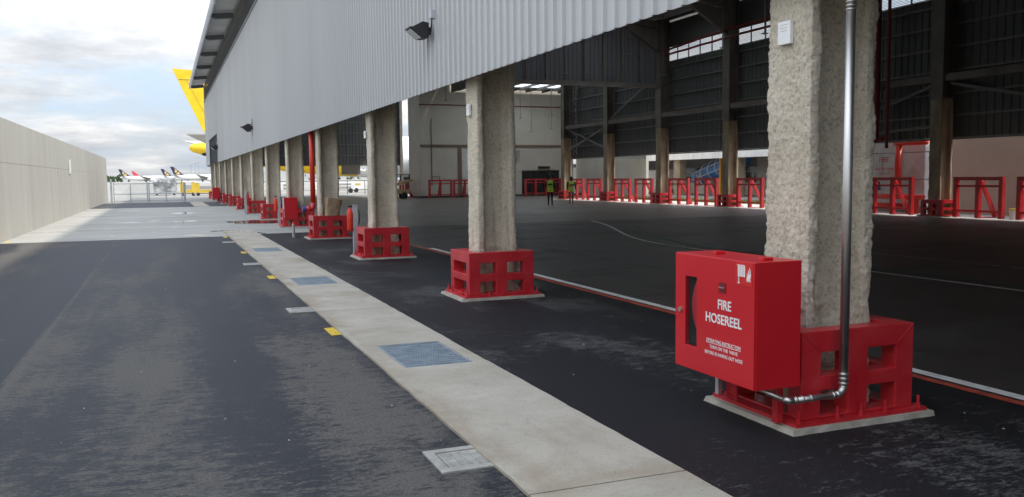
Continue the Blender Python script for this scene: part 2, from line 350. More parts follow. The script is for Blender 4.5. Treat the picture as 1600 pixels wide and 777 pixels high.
# ------------------------------------------------------------------ ground, road, apron, lines
def sheet(name, x0, x1, y0, y1, z, mat, kind='structure', parent=None):
    o = MB().add([(x0,y0,z),(x1,y0,z),(x1,y1,z),(x0,y1,z)], [(0,1,2,3)]).build(name, mat, parent, fix=False)
    if kind: o['kind'] = kind
    return o
WX = -3.85; CX0, CX1 = 1.55, 2.41; END = 79.5
sheet('ground', -3000, 3000, -400, 6000, -0.004, m_ground)
sheet('asphalt_road', WX, CX0+0.02, -50, 24.6, 0.0, m_road)
sheet('concrete_apron', WX, 4.75, 24.6, 53.0, 0.002, m_slab)
sheet('far_asphalt_strip', WX, 1.58, 53.0, 65.0, 0.0, m_strip)
sheet('far_asphalt_patch', 2.45, 3.7, 53.0, 64.5, 0.0, m_strip)
sheet('forecourt_pavement', CX1-0.02, 5.2, -50, 25.2, 0.004, m_fore)
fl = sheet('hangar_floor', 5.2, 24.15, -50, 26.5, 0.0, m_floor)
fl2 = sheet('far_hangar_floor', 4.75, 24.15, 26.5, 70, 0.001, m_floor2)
ln = 0.0085
def line(name, x0, x1, y0, y1, mat, parent): return sheet(name, x0, x1, y0, y1, ln, mat, None, parent)
line('red_line', 5.09, 5.18, -12, 25.0, m_rline, fl); line('white_line', 5.22, 5.33, -12, 18.0, m_lines, fl)
line('white_line', 10.0, 10.1, -12, 15.4, m_lines, fl); line('green_line', 10.42, 10.53, -12, 14.9, m_gline, fl)
line('faint_line', 12.35, 12.47, -12, 14.0, m_faint, fl); line('faint_line', 20.5, 20.62, 4, 24, m_faint, fl)
def poly_line(name, pts, wd, mat, parent, z=ln):
    mb = MB()
    for i in range(len(pts)-1):
        a = Vector((*pts[i], 0)); b = Vector((*pts[i+1], 0)); n = (b-a).normalized().cross(Vector((0,0,1)))*wd/2
        mb.add([(a-n).to_tuple()[:2]+(z,), (b-n).to_tuple()[:2]+(z,), (b+n).to_tuple()[:2]+(z,), (a+n).to_tuple()[:2]+(z,)], [(0,1,2,3)])
    return mb.build(name, mat, parent, fix=False)
def arc_pts(P0, P1, P2, P3, n=18):
    return [tuple(sum(c*p[k] for c, p in zip(((1-t)**3, 3*t*(1-t)**2, 3*t*t*(1-t), t**3), (P0,P1,P2,P3))) for k in (0,1)) for t in [i/n for i in range(n+1)]]
poly_line('white_line', arc_pts((10.05,15.41),(10.05,19),(12.2,21.6),(13.4,26.4)), 0.10, m_lines, fl)
poly_line('green_line', arc_pts((10.47,14.91),(10.5,17.6),(11.9,20.0),(13.0,22.8)), 0.10, m_gline, fl)
poly_line('faint_line', arc_pts((13.4,26.7),(14.8,31.2),(12.2,31.0),(9.0,29.0)), 0.13, m_faint, fl2)
poly_line('faint_line', [(7.7,28.8),(8.2,27.2),(9.6,26.9)], 0.1, m_faint, fl2)
poly_line('faint_line', [(17.2,28.0),(14.6,31.2),(13.0,36),(11.9,38.0),(12.3,46)], 0.13, m_faint, fl2)
sheet('outer_pavement', 24.15, 27.6, -50, 64, 0.0, concrete('outer pavement concrete', (0.50,0.49,0.46), (0.60,0.59,0.56), (0.42,0.41,0.39), 0.6, False))
sheet('annexe_floor', 24.15, 31.4, 53.4, 64.5, 0.003, m_floor2)
# drain channel built of cast slabs with open joints, gratings and side pits
chan = struct(thing('drain_channel', None, None))
B(CX0+0.01, CX1-0.01, -6, 65, -0.2, -0.01).build('channel_bed', m_hole, chan)
GY = [1.15, 7.13, 13.0, 19.25]
sl_edges = [-6, -2.2, 3.70, 9.9, 16.0, 21.9, 27.6]
def ragged_slab(x0, x1, y0, y1, z):
    n = max(2, int((y1-y0)/0.12)); vs = []; fs = []
    for i in range(n+1):
        y = y0+(y1-y0)*i/n
        xl = x0+noise.noise((y*3.1, 0, 3))*0.009+noise.noise((y*11, 1, 3))*0.006; xr = x1+noise.noise((y*3.1, 5, 8))*0.010+noise.noise((y*11, 9, 3))*0.006
        vs += [(xl,y,-0.008),(xl,y,z),(xr,y,z),(xr,y,-0.008)]
    for i in range(n):
        a = i*4; b = a+4
        for k in range(3): fs.append((a+k, a+k+1, b+k+1, b+k))
    fs += [(0,1,2,3), tuple(len(vs)-4+k for k in (3,2,1,0))]
    return MB().add(vs, fs)
for a, b in zip(sl_edges[:-1], sl_edges[1:]):
    cuts = [g for g in GY if a < g < b]
    segs = []; s0 = a+0.006
    for g in cuts: segs.append((s0, g-0.50)); s0 = g+0.50
    segs.append((s0, b-0.006))
    for s_, e_ in segs: ragged_slab(CX0, CX1, s_, e_, 0.016).build('concrete_slab', m_chan, chan)
    for g in cuts:
        MB().box(CX0+0.005, CX0+0.165, g-0.498, g+0.498, -0.008, 0.0155).build('slab_edge', m_chan, chan)
        MB().box(CX1-0.125, CX1-0.005, g-0.498, g+0.498, -0.008, 0.0155).build('slab_edge', m_chan, chan)
y = 53.2
while y < 64: ragged_slab(CX0+0.05, CX1, y, min(y+3.9, 65), 0.012).build('concrete_slab', m_chan, chan); y += 3.92
def make_grate(y, label):
    g = thing('drain_grate', label, 'drain grate', (2.0, y, 0), 0, 'steel gratings along the drain channel')
    x0, x1, y0, y1 = -0.28, 0.28, -0.49, 0.49; zt, zb = 0.014, -0.02
    MB().vox([x0,x0+0.02,x1-0.02,x1], [y0,y0+0.02,y1-0.02,y1], [zb,zt], lambda i,j,k: not (i == 1 and j == 1)).build('frame', m_grate, g)
    mb = MB(); n = 24
    for i in range(1, n): xx = x0+0.02+(x1-x0-0.04)*i/n; mb.box(xx-0.003, xx+0.003, y0+0.021, y1-0.021, zb, zt-0.0015)
    mb.build('bearing_bars', m_grate, g)
    mb = MB(); n = 13
    for i in range(1, n): yy = y0+0.02+(y1-y0-0.04)*i/n; mb.box(x0+0.021, x1-0.021, yy-0.012, yy+0.012, zb+0.012, zt-0.002)
    mb.build('cross_bars', m_grate, g)
for i, y in enumerate(GY[1:]):
    make_grate(y, 'galvanised drain grating, %s one along the pale concrete channel' % ['nearest','second nearest','farthest visible'][i])
for i, y in enumerate([4.37, 10.2, 16.2, 22.2]):
    t = thing('inspection_cover', 'small square concrete inspection cover set in asphalt, %s along the channel' % ORD[i], 'cover', (1.455, y, 0), 0, 'square covers beside the drain channel')
    MB().vox([-0.19,-0.135,0.135,0.19], [-0.19,-0.135,0.135,0.19], [-0.02,0.010], lambda i,j,k: not (i == 1 and j == 1)).build('rim', m_pit, t, 0.004)
    mb = MB().box(-0.127,0.127,-0.127,0.127,-0.02,0.005)
    mb.build('lid', m_pit, t, 0.003)
    for k in range(5): B(-0.11+k*0.05,-0.095+k*0.05,-0.11,0.11,0.0055,0.008).build('lid_rib', m_pit, t)
for i, (x, y) in enumerate([(1.50,8.63),(1.49,13.87),(1.49,18.9),(1.46,24.3),(-3.74,25.2)]):
    lab = 'yellow painted mark on asphalt, %s along the drain channel' % ORD[i] if i < 4 else 'yellow painted mark at the foot of the boundary wall'
    tag(B(x-0.05, x+0.05, y-0.22, y+0.22, 0.0005, 0.0035).build('road_mark', m_yel), lab, 'road mark', 'yellow marks on the asphalt edge')
# puddle and dirt trail on the apron
pm, Ns_, Ls_, P_ = new_mat('puddle water'); P_.inputs['Base Color'].default_value = (0.05,0.05,0.048,1); P_.inputs['Roughness'].default_value = 0.03
def puddle(cx, cy, rx, ry, seed, label):
    n = 40; vs = [(cx,cy,0.0045)]
    for i in range(n):
        a = 2*math.pi*i/n; k = 1+0.45*noise.noise((math.cos(a)*1.7, math.sin(a)*1.7, seed)); vs.append((cx+rx*k*math.cos(a), cy+ry*k*math.sin(a), 0.0045))
    return struct(MB().add(vs, [(0,1+i,1+(i+1)%n) for i in range(n)]).build('puddle', pm, fix=False))
puddle(3.0, 32.6, 1.0, 1.3, 3, ''); puddle(0.6, 34.5, 0.55, 0.8, 8, ''); puddle(0.7, 43, 0.6, 1.1, 5, '')
mb = MB()
for i in range(70):
    t = i/69; x = 1.25+1.3*t+random.uniform(-0.05,0.05); y = 27.0-1.4*t*t+0.25*math.sin(t*5)+random.uniform(-0.08,0.08); r = random.uniform(0.015,0.05)
    h = r*0.5; mb.add([(x-r,y-r,0.003),(x+r,y-r*0.7,0.003),(x+r*0.6,y+r,0.003),(x-r*0.8,y+r*0.8,0.003),(x,y,0.003+h)], [(0,1,4),(1,2,4),(2,3,4),(3,0,4)])
tag(mb.build('dirt_clods', M('dirt', (0.06,0.05,0.04), None, 9, 0.95)), 'line of dark dirt clods across the apron', 'dirt', kind='stuff')
# loose grit on the asphalt
mb = MB()
for i in range(260):
    x = random.uniform(-3.5, 9); y = random.uniform(2.6, 16); r = random.choice([0.0015,0.002,0.003,0.004,0.006]) * (1+y*0.03)
    if CX0-0.1 < x < CX1+0.1: continue
    mb.add([(x-r,y-r,0.004),(x+r,y-r,0.004),(x+r*0.7,y+r,0.004),(x-r*0.6,y+r,0.004),(x,y,0.004+r)], [(0,1,4),(1,2,4),(2,3,4),(3,0,4)])
tag(mb.build('grit', M('grit', (0.25,0.24,0.22), (0.45,0.43,0.4), 30, 0.9)), 'pale loose grit scattered over the asphalt', 'grit', kind='stuff')

# ------------------------------------------------------------------ boundary wall on the left
wall = thing('boundary_wall', 'long plain concrete boundary wall along the left edge', 'wall')
y = -50.0; PAN = 5.9
while y < 70:
    e = min(y+PAN, 70.4)
    B(WX-0.22, WX+random.uniform(-0.004,0.004), y+0.006, e-0.006, -0.1, 2.02).build('wall_panel', m_wall, wall, 0.008)
    B(WX-0.22, WX-0.006+random.uniform(-0.004,0.004), y+0.006, e-0.006, 2.026, 3.2).build('wall_panel', m_wall, wall, 0.008)
    y = e
    if e >= 70.4: break
B(WX-0.20, WX-0.03, -50, 70.3, -0.1, 3.18).build('wall_core', m_wall, wall)
ws = thing('wall_sign', 'small white ribbed plate high on the concrete boundary wall', 'sign', (WX+0.012, 43.1, 0))
B(0,0.03,-0.33,0.33,1.86,2.48).build('plate', m_white, ws)
for k in range(4): B(0.031,0.04,-0.28,0.28,1.93+k*0.14,1.99+k*0.14).build('rib', m_awht, ws)

# ------------------------------------------------------------------ hangar building
hang = thing('hangar_building', 'open sided hangar with grey corrugated cladding raised on rough columns', 'building')
Y0H, Y1H = -50.0, 79.2; CLX, CLB, CLT = 3.47, 2.71, 8.05
def corrug(axis, a0, a1, pitch, ribw, depth, base, z0, z1, sgn, thick=0.0, skip=None):
    """sheet with vertical trapezoid ribs; axis along 'y' (plane x=base) or 'x' (plane y=base)"""
    prof = []; u = a0
    while u < a1-1e-6:
        for du, d in ((0,0),(pitch-ribw,0),(pitch-ribw*0.78,1),(pitch-ribw*0.22,1)): prof.append((min(u+du,a1), base+sgn*depth*d))
        u += pitch
    prof.append((a1, base)); vs = []; fs = []; n = len(prof)
    for z in (z0, z1):
        for u, p in prof: vs.append((p,u,z) if axis == 'y' else (u,p,z))
    for i in range(n-1): fs.append((i,i+1,n+i+1,n+i))
    if thick:
        off = len(vs)
        for z in (z0, z1):
            for u, p in prof: vs.append((p-sgn*thick,u,z) if axis == 'y' else (u,p-sgn*thick,z))
        for i in range(n-1): fs.append((off+i, off+n+i, off+n+i+1, off+i+1)); fs.append((i, off+i, off+i+1, i+1))
    return MB().add(vs, fs)
# outer cladding, with the tall window opening near the far end
WY0, WY1, WZT = 62.3, 72.9, 4.63
corrug('y', Y0H, WY0, 0.2, 0.055, 0.028, CLX, CLB, CLT, -1, 0.012).build('cladding', m_clad, hang, fix=False)
corrug('y', WY0, WY1, 0.2, 0.055, 0.028, CLX, WZT, CLT, -1, 0.012).build('cladding', m_clad, hang, fix=False)
corrug('y', WY1, Y1H, 0.2, 0.055, 0.028, CLX, CLB, CLT, -1, 0.012).build('cladding', m_clad, hang, fix=False)
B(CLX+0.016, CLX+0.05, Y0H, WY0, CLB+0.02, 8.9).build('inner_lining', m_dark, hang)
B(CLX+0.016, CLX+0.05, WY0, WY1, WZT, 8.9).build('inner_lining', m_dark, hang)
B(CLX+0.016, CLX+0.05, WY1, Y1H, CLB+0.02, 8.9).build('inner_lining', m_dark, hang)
B(CLX-0.02, CLX+0.10, WY0-0.06, WY0, CLB, WZT+0.06).build('opening_jamb', m_trim, hang); B(CLX-0.02, CLX+0.10, WY1, WY1+0.06, CLB, WZT+0.06).build('opening_jamb', m_trim, hang)
B(CLX-0.02, CLX+0.10, WY0, WY1, WZT, WZT+0.07).build('opening_head', m_trim, hang)
B(CLX+0.05, CLX+0.09, WY0, WY1, CLB+0.05, WZT).build('opening_grille', m_louv, hang)
for k in range(8):
    yy = WY0+0.9+k*1.25; B(CLX+0.0, CLX+0.05, yy, yy+0.07, CLB+0.05, WZT-0.005).build('mullion', m_trim, hang)
B(CLX-0.05, CLX+0.015, Y0H, Y1H, CLT, CLT+0.12).build('flashing', m_trim, hang)
mb = MB(); z = CLT+0.14
while z < 9.45:
    mb.add([(CLX+0.02,Y0H,z+0.07),(CLX-0.035,Y0H,z),(CLX-0.03,Y0H,z-0.008),(CLX+0.025,Y0H,z+0.06),(CLX+0.02,Y1H,z+0.07),(CLX-0.035,Y1H,z),(CLX-0.03,Y1H,z-0.008),(CLX+0.025,Y1H,z+0.06)],
           [(0,1,5,4),(1,2,6,5),(2,3,7,6),(3,0,4,7),(0,3,2,1),(4,5,6,7)]); z += 0.085
mb.build('louvre_band', m_louv, hang)
mb = MB(); y = Y0H+0.5
while y < Y1H: mb.box(CLX-0.045, CLX-0.036, y, y+0.03, CLT+0.13, 9.45); y += 0.5
mb.build('louvre_stiles', m_louv, hang)
# roof: two slopes with ribs, fascia gutter, soffit brackets
RX, RZ, SL = 14.1, 10.95, 0.115
def roofz(x): return RZ-SL*abs(x-RX)
def roof_quad(x0, x1, y0, y1, th=0.06):
    a, b = roofz(x0), roofz(x1)
    return MB().add([(x0,y0,a),(x1,y0,b),(x1,y1,b),(x0,y1,a),(x0,y0,a+th),(x1,y0,b+th),(x1,y1,b+th),(x0,y1,a+th)], [(0,3,2,1),(4,5,6,7),(0,1,5,4),(1,2,6,5),(2,3,7,6),(3,0,4,7)])
edge = Y0H
for ys in (29, 36, 45, 51, 57, 63, 69):
    roof_quad(2.42, RX, edge, ys).build('roof_slope', m_roof, hang); edge = ys+2.2
    roof_quad(2.42, 7.0, ys, edge).build('roof_slope', m_roof, hang); roof_quad(13.0, RX, ys, edge).build('roof_slope', m_roof, hang)
    roof_quad(7.002, 12.998, ys+0.002, edge-0.002, 0.02).build('skylight', m_sky, hang)  # skylights on this slope are added to brighten the interior
roof_quad(2.42, RX, edge, 80.0).build('roof_slope', m_roof, hang)
edge = Y0H
for ys in (27.6, 34.8, 44, 49):
    roof_quad(RX, 25.9, edge, ys).build('roof_slope', m_roof, hang); edge = ys+2.4
    roof_quad(RX, 17.0, ys, edge).build('roof_slope', m_roof, hang); roof_quad(23.6, 25.9, ys, edge).build('roof_slope', m_roof, hang)
    roof_quad(17.002, 23.598, ys+0.002, edge-0.002, 0.02).build('skylight', m_sky, hang)  # skylight strips made wider to bring more light inside
roof_quad(RX, 25.9, edge, 53.5).build('roof_slope', m_roof, hang); roof_quad(RX, 20.7, 53.5, 64.4).build('roof_slope', m_roof, hang); roof_quad(RX, 20.7, 64.4, 80.0).build('roof_slope', m_roof, hang)
B(2.34, 2.42, Y0H, 80.1, 9.28, 9.70).build('gutter', m_roof, hang, 0.02)
mb = MB(); y = Y0H+0.2
while y < 80: mb.box(2.30, 2.339, y, y+0.03, 9.30, 9.69); y += 0.25
mb.build('fascia_ribs', m_roof, hang)['kind'] = 'stuff'
mb = MB(); y = Y0H+0.1
while y < 80:
    mb.add([(2.43,y,9.575),(3.44,y,9.69),(3.44,y+0.05,9.69),(2.43,y+0.05,9.575),(2.43,y,9.55),(3.44,y,9.665),(3.44,y+0.05,9.665),(2.43,y+0.05,9.55)], [(0,1,2,3),(4,7,6,5),(0,4,5,1),(1,5,6,2),(2,6,7,3),(3,7,4,0)]); y += 0.25
mb.build('soffit_ribs', m_soff, hang)
MB().add([(2.425,Y0H,9.58),(3.44,Y0H,9.697),(3.44,80,9.697),(2.425,80,9.58),(2.425,Y0H,9.59),(3.44,Y0H,9.707),(3.44,80,9.707),(2.425,80,9.59)], [(0,3,2,1),(4,5,6,7),(0,1,5,4),(1,2,6,5),(2,3,7,6),(3,0,4,7)]).build('soffit_sheet', m_soff, hang)
y = 78.6-6.8*12
while y < 79:
    MB().prism([(2.43,9.25),(2.60,9.20),(3.43,9.30),(3.43,9.54),(2.43,9.44)], 'y', y, y+0.22).build('eave_bracket', m_brack, hang); y += 6.8
# columns of the near row: sprayed I-sections
def column_mesh(name, step, z1, seed, a=0.255, b=0.205, t=0.075, wb=0.06):
    prof = [(-a,-b),(-a+t,-b),(-a+t+0.02,-wb-0.03),(-a+t+0.06,-wb),(a-t-0.06,-wb),(a-t-0.02,-wb-0.03),(a-t,-b),(a,-b),(a,b),(a-t,b),(a-t-0.03,wb),(-a+t+0.03,wb),(-a+t,b),(-a,b)]
    pts = []; n = len(prof)
    for i in range(n):
        p = Vector(prof[i]); q = Vector(prof[(i+1)%n]); m = max(1, round((q-p).length/step))
        for k in range(m): pts.append(p.lerp(q, k/m))
    cnt = len(pts); nrm = []
    for i in range(cnt):
        d = pts[(i+1)%cnt]-pts[i-1]; v = Vector((d.y, -d.x)); nrm.append(v.normalized() if v.length > 1e-6 else Vector((0,0)))
    rows = max(2, round((z1-0.03)/step)); vs = []; fs = []
    sd = seed*17.3
    for r in range(rows+1):
        z = 0.03+(z1-0.03)*r/rows
        for p, nv in zip(pts, nrm):
            q = (p.x*1.0+sd, p.y, z)
            d = 0.016*noise.noise((q[0]*2.2, q[1]*2.2, z*1.6)) + 0.005*noise.noise((q[0]*7, q[1]*7, z*5)) + 0.005*noise.noise((q[0]*23, q[1]*23, z*19))
            if step <= 0.03: d += 0.0065*noise.noise((q[0]*47, q[1]*47, z*43)) + 0.004*noise.noise((q[0]*90, q[1]*90, z*83))
            cor = min((p-Vector(c)).length for c in ((-a,-b),(-a+t,-b),(a-t,-b),(a,-b),(a,b),(-a,b)))
            d += (-0.008+0.014*noise.noise((z*4.3+sd, p.x*9, p.y*9))+0.008*noise.noise((z*14+sd, p.x*9, p.y*9))+0.006*noise.noise((z*41+sd, p.x*9, p.y*9))) * max(0, 1-cor/0.035)
            if z < 0.7: d += 0.03*max(0, noise.noise((q[0]*7, q[1]*7+3, z*9)))
            vs.append((p.x+nv.x*d, p.y+nv.y*d, z+0.006*noise.noise((q[0]*30, q[1]*30, z*30+9))))
    for r in range(rows):
        for i in range(cnt):
            j = (i+1)%cnt; fs.append((r*cnt+i, r*cnt+j, (r+1)*cnt+j, (r+1)*cnt+i))
    me = bpy.data.meshes.new(name); me.from_pydata(vs, [], fs); me.materials.append(m_coat)
    for p in me.polygons: p.use_smooth = True
    return me
COLX = 3.885; CY = [4.45+6*k for k in range(13)]; CYB = [4.45-6*k for k in range(1, 9)]
cm_far = column_mesh('column', 0.05, 3.3, 5); cm_far2 = column_mesh('column', 0.05, 3.3, 9)
for k, y in enumerate(CY):
    me = column_mesh('column', (0.013, 0.017, 0.022, 0.03)[k], 3.3, k+1) if k < 4 else (cm_far if k % 2 else cm_far2)
    o = bpy.data.objects.new('column', me); col.objects.link(o); o.parent = hang; o.location = (COLX, y, 0)
    tag(o, 'rough sprayed column with recessed web, %s of the near row' % ORD[k])
    MB().vox([COLX-0.19,COLX-0.16,COLX-0.01,COLX+0.01,COLX+0.16,COLX+0.19], [y-0.14,y-0.01,y+0.01,y+0.14], [3.31, 9.3], lambda i,j,kk: i in (0,4) or j == 1).build('steel_column', m_steel, hang)
for y in CYB:
    o = bpy.data.objects.new('column', cm_far); col.objects.link(o); o.parent = hang; o.location = (COLX, y, 0)
B(CLX+0.06, CLX+0.11, Y0H, WY0-0.1, 2.80, 3.0).build('bottom_rail', m_steel, hang)
# far row columns, wall, girts, louvres
FX = 24.78; FY = [22.45+6*k for k in range(-6, 6)]
fc = column_mesh('column', 0.06, 4.0, 21, 0.27, 0.24, 0.08, 0.07)
fc.materials.clear(); fc.materials.append(m_coat2)
for k, y in enumerate(FY):
    if y < 10: continue
    o = bpy.data.objects.new('column', fc); col.objects.link(o); o.parent = hang; o.location = (FX, y, 0)
    if k >= 6: tag(o, 'brown coated steel column in the far row of the hangar')
    MB().vox([FX-0.27,FX-0.24,FX-0.015,FX+0.015,FX+0.24,FX+0.27], [y-0.25,y-0.01,y+0.01,y+0.25], [4.01, roofz(FX)-0.05], lambda i,j,kk: i in (0,4) or j == 1).build('steel_column', m_steel, hang)
    B(FX-0.31, FX+0.31, y-0.28, y+0.28, 4.005, 4.04).build('coating_collar', m_steel, hang)
WFX = 25.15
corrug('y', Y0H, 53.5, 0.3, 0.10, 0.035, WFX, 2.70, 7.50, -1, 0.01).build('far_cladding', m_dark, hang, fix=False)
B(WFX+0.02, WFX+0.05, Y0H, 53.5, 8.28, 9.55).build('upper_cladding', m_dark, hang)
B(WFX-0.02, WFX+0.06, Y0H, 53.5, 2.63, 2.695).build('drip_rail', m_girt, hang)
for z in (3.45, 4.2, 4.97, 5.75, 6.5, 7.2): B(WFX-0.12, WFX-0.04, Y0H, 53.4, z-0.03, z+0.03).build('girt', m_girt, hang)
for i in range(5, 11): B(FX-0.20, FX+0.02, FY[i]+0.26, FY[i+1]-0.26, 4.58, 4.82).build('tie_beam', m_steel, hang)
mb = MB()
for k in range(14): z = 7.53+k*0.054; mb.add([(WFX-0.03,Y0H,z),(WFX+0.05,Y0H,z+0.02),(WFX+0.05,53.4,z+0.02),(WFX-0.03,53.4,z),(WFX-0.03,Y0H,z+0.026),(WFX+0.05,Y0H,z+0.046),(WFX+0.05,53.4,z+0.046),(WFX-0.03,53.4,z+0.026)], [(0,3,2,1),(4,5,6,7),(0,1,5,4),(1,2,6,5),(2,3,7,6),(3,0,4,7)])
mb.build('louvre_slats', M('pale louvre slat', (0.50,0.49,0.47), None, 2, 0.6), hang)
y = 16.0
while y < 53: B(WFX-0.08, WFX-0.04, y, y+0.05, 7.51, 8.27).build('louvre_stile', m_steel, hang); y += 1.02
B(WFX-0.04, WFX+0.04, Y0H, 53.4, 7.505, 7.525).build('louvre_sill', m_girt, hang)
# portal rafters with haunches, purlins
for y in FY[5:]:
    if y > 50: continue
    mb = MB()
    for x0, x1 in ((3.7, RX), (RX, FX-0.28)):
        a, b = roofz(x0)-0.06, roofz(x1)-0.06
        mb.add([(x0,y-0.1,a-0.5),(x1,y-0.1,b-0.5),(x1,y-0.1,b-0.14),(x0,y-0.1,a-0.14),(x0,y+0.1,a-0.5),(x1,y+0.1,b-0.5),(x1,y+0.1,b-0.14),(x0,y+0.1,a-0.14)], [(0,1,2,3),(7,6,5,4),(0,4,5,1),(1,5,6,2),(2,6,7,3),(3,7,4,0)])
    mb.build('rafter', m_steel, hang)
    MB().prism([(FX-0.29, 8.05), (FX-0.29, roofz(FX)-0.58), (FX-2.6, roofz(FX-2.6)-0.58)], 'y', y-0.012, y+0.012).build('haunch_web', m_steel, hang)
    MB().bar((FX-0.29, y, 8.02), (FX-2.62, y, roofz(FX-2.62)-0.60), 0.2, 0.03).build('haunch_flange', m_steel, hang)
for i in range(22):
    x = 4.2+i*0.98
    B(x-0.035, x+0.035, Y0H, 79 if x < 20 else 53, roofz(x)-0.18, roofz(x)-0.02).build('purlin', m_steel, hang)
# hanging partition across the hangar
PY = 40.45
mb = corrug('x', 3.6, 24.45, 0.25, 0.07, 0.03, PY+0.10, 6.30, 9.65, -1, 0.01); 
# trim the sheet to the roof line
mb.v = [(x, yy, min(z, 6.30) if z < 7 else roofz(x)-0.2) for x, yy, z in mb.v]
mb.build('partition_sheet', m_dark2, hang, fix=False)
x = 4.0
while x < 24.4: B(x-0.045, x+0.045, PY-0.02, PY+0.06, 6.36, roofz(x)-0.45).build('partition_stud', m_steel, hang); x += 1.08
B(3.6, 24.5, PY-0.12, PY+0.12, 6.12, 6.345).build('partition_beam', m_steel, hang)
# braces beyond the partition
for a, b in (((FX,41.0,6.9),(FX,46.2,4.9)),((FX,52.2,3.2),(FX,46.7,4.5)),((FX,46.7,3.1),(FX,52.2,4.6)),((FX,16.8,3.3),(FX,22.1,4.5)),((FX,27.9,3.2),(FX,22.8,4.5)),((FX,22.8,3.1),(FX,27.9,2.9))):
    MB().bar(a, b, 0.09).build('wall_brace', m_girt, hang)
mb = MB()
for i in range(12):
    z = 3.1+i*0.38; mb.box(FX-0.02, FX+0.06, 50.9, 51.3, z, z+0.05)
mb.box(FX-0.03, FX+0.03, 51.3, 51.36, 2.9, 7.6); mb.box(FX-0.03, FX+0.03, 50.84, 50.9, 2.9, 7.6); mb.build('cat_ladder', m_girt, hang)
# end wall and annexe roof
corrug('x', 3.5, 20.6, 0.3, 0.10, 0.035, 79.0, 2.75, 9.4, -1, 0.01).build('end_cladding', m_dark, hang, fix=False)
for z in (3.6, 4.6, 5.6, 6.6): B(3.6, 20.6, 78.84, 78.95, z-0.03, z+0.03).build('girt', m_girt, hang)
B(3.5, 20.6, 78.9, 79.05, 2.66, 2.745).build('drip_rail', m_steel, hang)
B(14.9, 16.6, 78.75, 78.85, 1.88, 2.655).build('hanging_panel', m_taupe, hang)
B(20.3, 20.55, 78.6, 78.96, 0, 9.3).build('end_post', m_steel, hang)
corrug('x', 3.5, 25.1, 0.3, 0.10, 0.035, -49.8, 2.75, 9.4, 1, 0.01).build('near_end_cladding', m_dark, hang, fix=False)
AZ = 8.30
B(20.72, 20.78, 53.5, 64.4, 8.0, 10.16).build('roof_gap_sunblock', m_dark, hang); B(20.8, 25.9, 53.42, 53.448, 8.2, 9.58).build('roof_gap_sunblock', m_dark, hang)  # added walls that stop sun entering between the two roofs
B(31.4, 31.6, 53.4, 64.6, 0, 8.4).build('annexe_sunblock', m_cream, hang); B(25.2, 31.4, 53.45, 53.6, 2.7, 8.4).build('annexe_sunblock', m_dark, hang)  # walls added to keep direct sun off the office block
SK = (24.6, 28.6, 55.0, 62.0)
def flat(x0,x1,y0,y1,name,mat): B(x0,x1,y0,y1,AZ,AZ+0.06).build(name, mat, hang)
flat(20.8, 21.3, 53.6, 64.4, 'annexe_roof', m_roof); flat(23.7, SK[0], 53.6, 64.4, 'annexe_roof', m_roof); flat(21.3, 23.7, 53.6, 55.0, 'annexe_roof', m_roof); flat(21.3, 23.7, 62.0, 64.4, 'annexe_roof', m_roof)
B(21.32, 23.68, 55.02, 61.98, AZ+0.02, AZ+0.04).build('skylight', m_sky, hang)
flat(SK[0], SK[1], 53.6, SK[2], 'annexe_roof', m_roof)
flat(SK[0], SK[1], SK[3], 64.4, 'annexe_roof', m_roof); flat(SK[1], 31.4, 53.6, 64.4, 'annexe_roof', m_roof)
B(SK[0]+0.02, SK[1]-0.02, SK[2]+0.02, SK[3]-0.02, AZ+0.02, AZ+0.04).build('skylight', m_sky, hang)
for i in range(7): x = 21.3+i*1.4; B(x-0.04, x+0.04, 53.7, 64.3, AZ-0.16, AZ-0.005).build('purlin', m_steel, hang)
B(20.8, 31.4, 53.55, 53.75, AZ-0.35, AZ-0.17).build('annexe_beam', m_steel, hang)

# ------------------------------------------------------------------ office block at the far end inside the hangar
off = thing('office_block', 'cream plastered block with brown ledge at the far end of the hangar', 'building', (18.2, 64.5, 0))
OW, OD, OH = 12.9, 3.3, 9.0
DX = (3.36, 3.72); GX = (8.35, 11.65)
def solid(i,j,k):
    if i == 1 and k == 0: return False          # narrow doorway
    if i == 3 and k == 0 and j == 0: return False   # glazed entrance recess
    return True
MB().vox([0, DX[0], DX[1], GX[0], GX[1], OW], [0, 0.35, OD], [0.0, 2.02, OH], lambda i,j,k: not (i == 3 and k == 0 and j == 0) ).build('wall', m_cream, off)
B(-0.02, OW, -0.10, -0.003, 3.86, 4.04).build('ledge', M('brown ledge', (0.20,0.14,0.10), None, 2, 0.6), off)
B(-0.02, OW, -0.07, -0.003, 7.02, 7.10).build('upper_ledge', m_pipe_d, off)
B(3.0, 3.30, -0.07, -0.003, 0.0, 3.82).build('door_frame', M('brown frame', (0.22,0.15,0.11), None, 2, 0.6), off)
B(3.36, 3.80, -0.03, -0.003, 0.0, 3.7).build('doorway_daylight', m_white, off)  # white panel paints the bright daylight seen through a narrow doorway
for k in range(4): B(GX[0]+0.03+k*0.815, GX[0]+0.03+k*0.815+0.78, 0.10, 0.12, 0.05, 1.98).build('pane', m_glass, off)
for k in range(5): x = GX[0]+0.006+k*0.812; B(x, x+0.035, 0.08, 0.14, 0.0, 2.0).build('mullion', m_trim, off)
B(9.75, 10.75, -0.16, -0.004, 2.14, 2.34).build('exit_sign', m_black, off)
B(7.7, 8.1, -0.25, -0.004, 3.0, 3.6).build('junction_box', m_bgrey, off)
B(-0.6, OW+0.3, -1.3, -0.002, 0.0, 0.14).build('kerb_step', M('step concrete', (0.10,0.095,0.085), None, 2, 0.8), off)
MB().tube([(0.9,-0.06,0.9),(0.9,-0.06,6.0)], 0.03).build('conduit', m_steel, off)
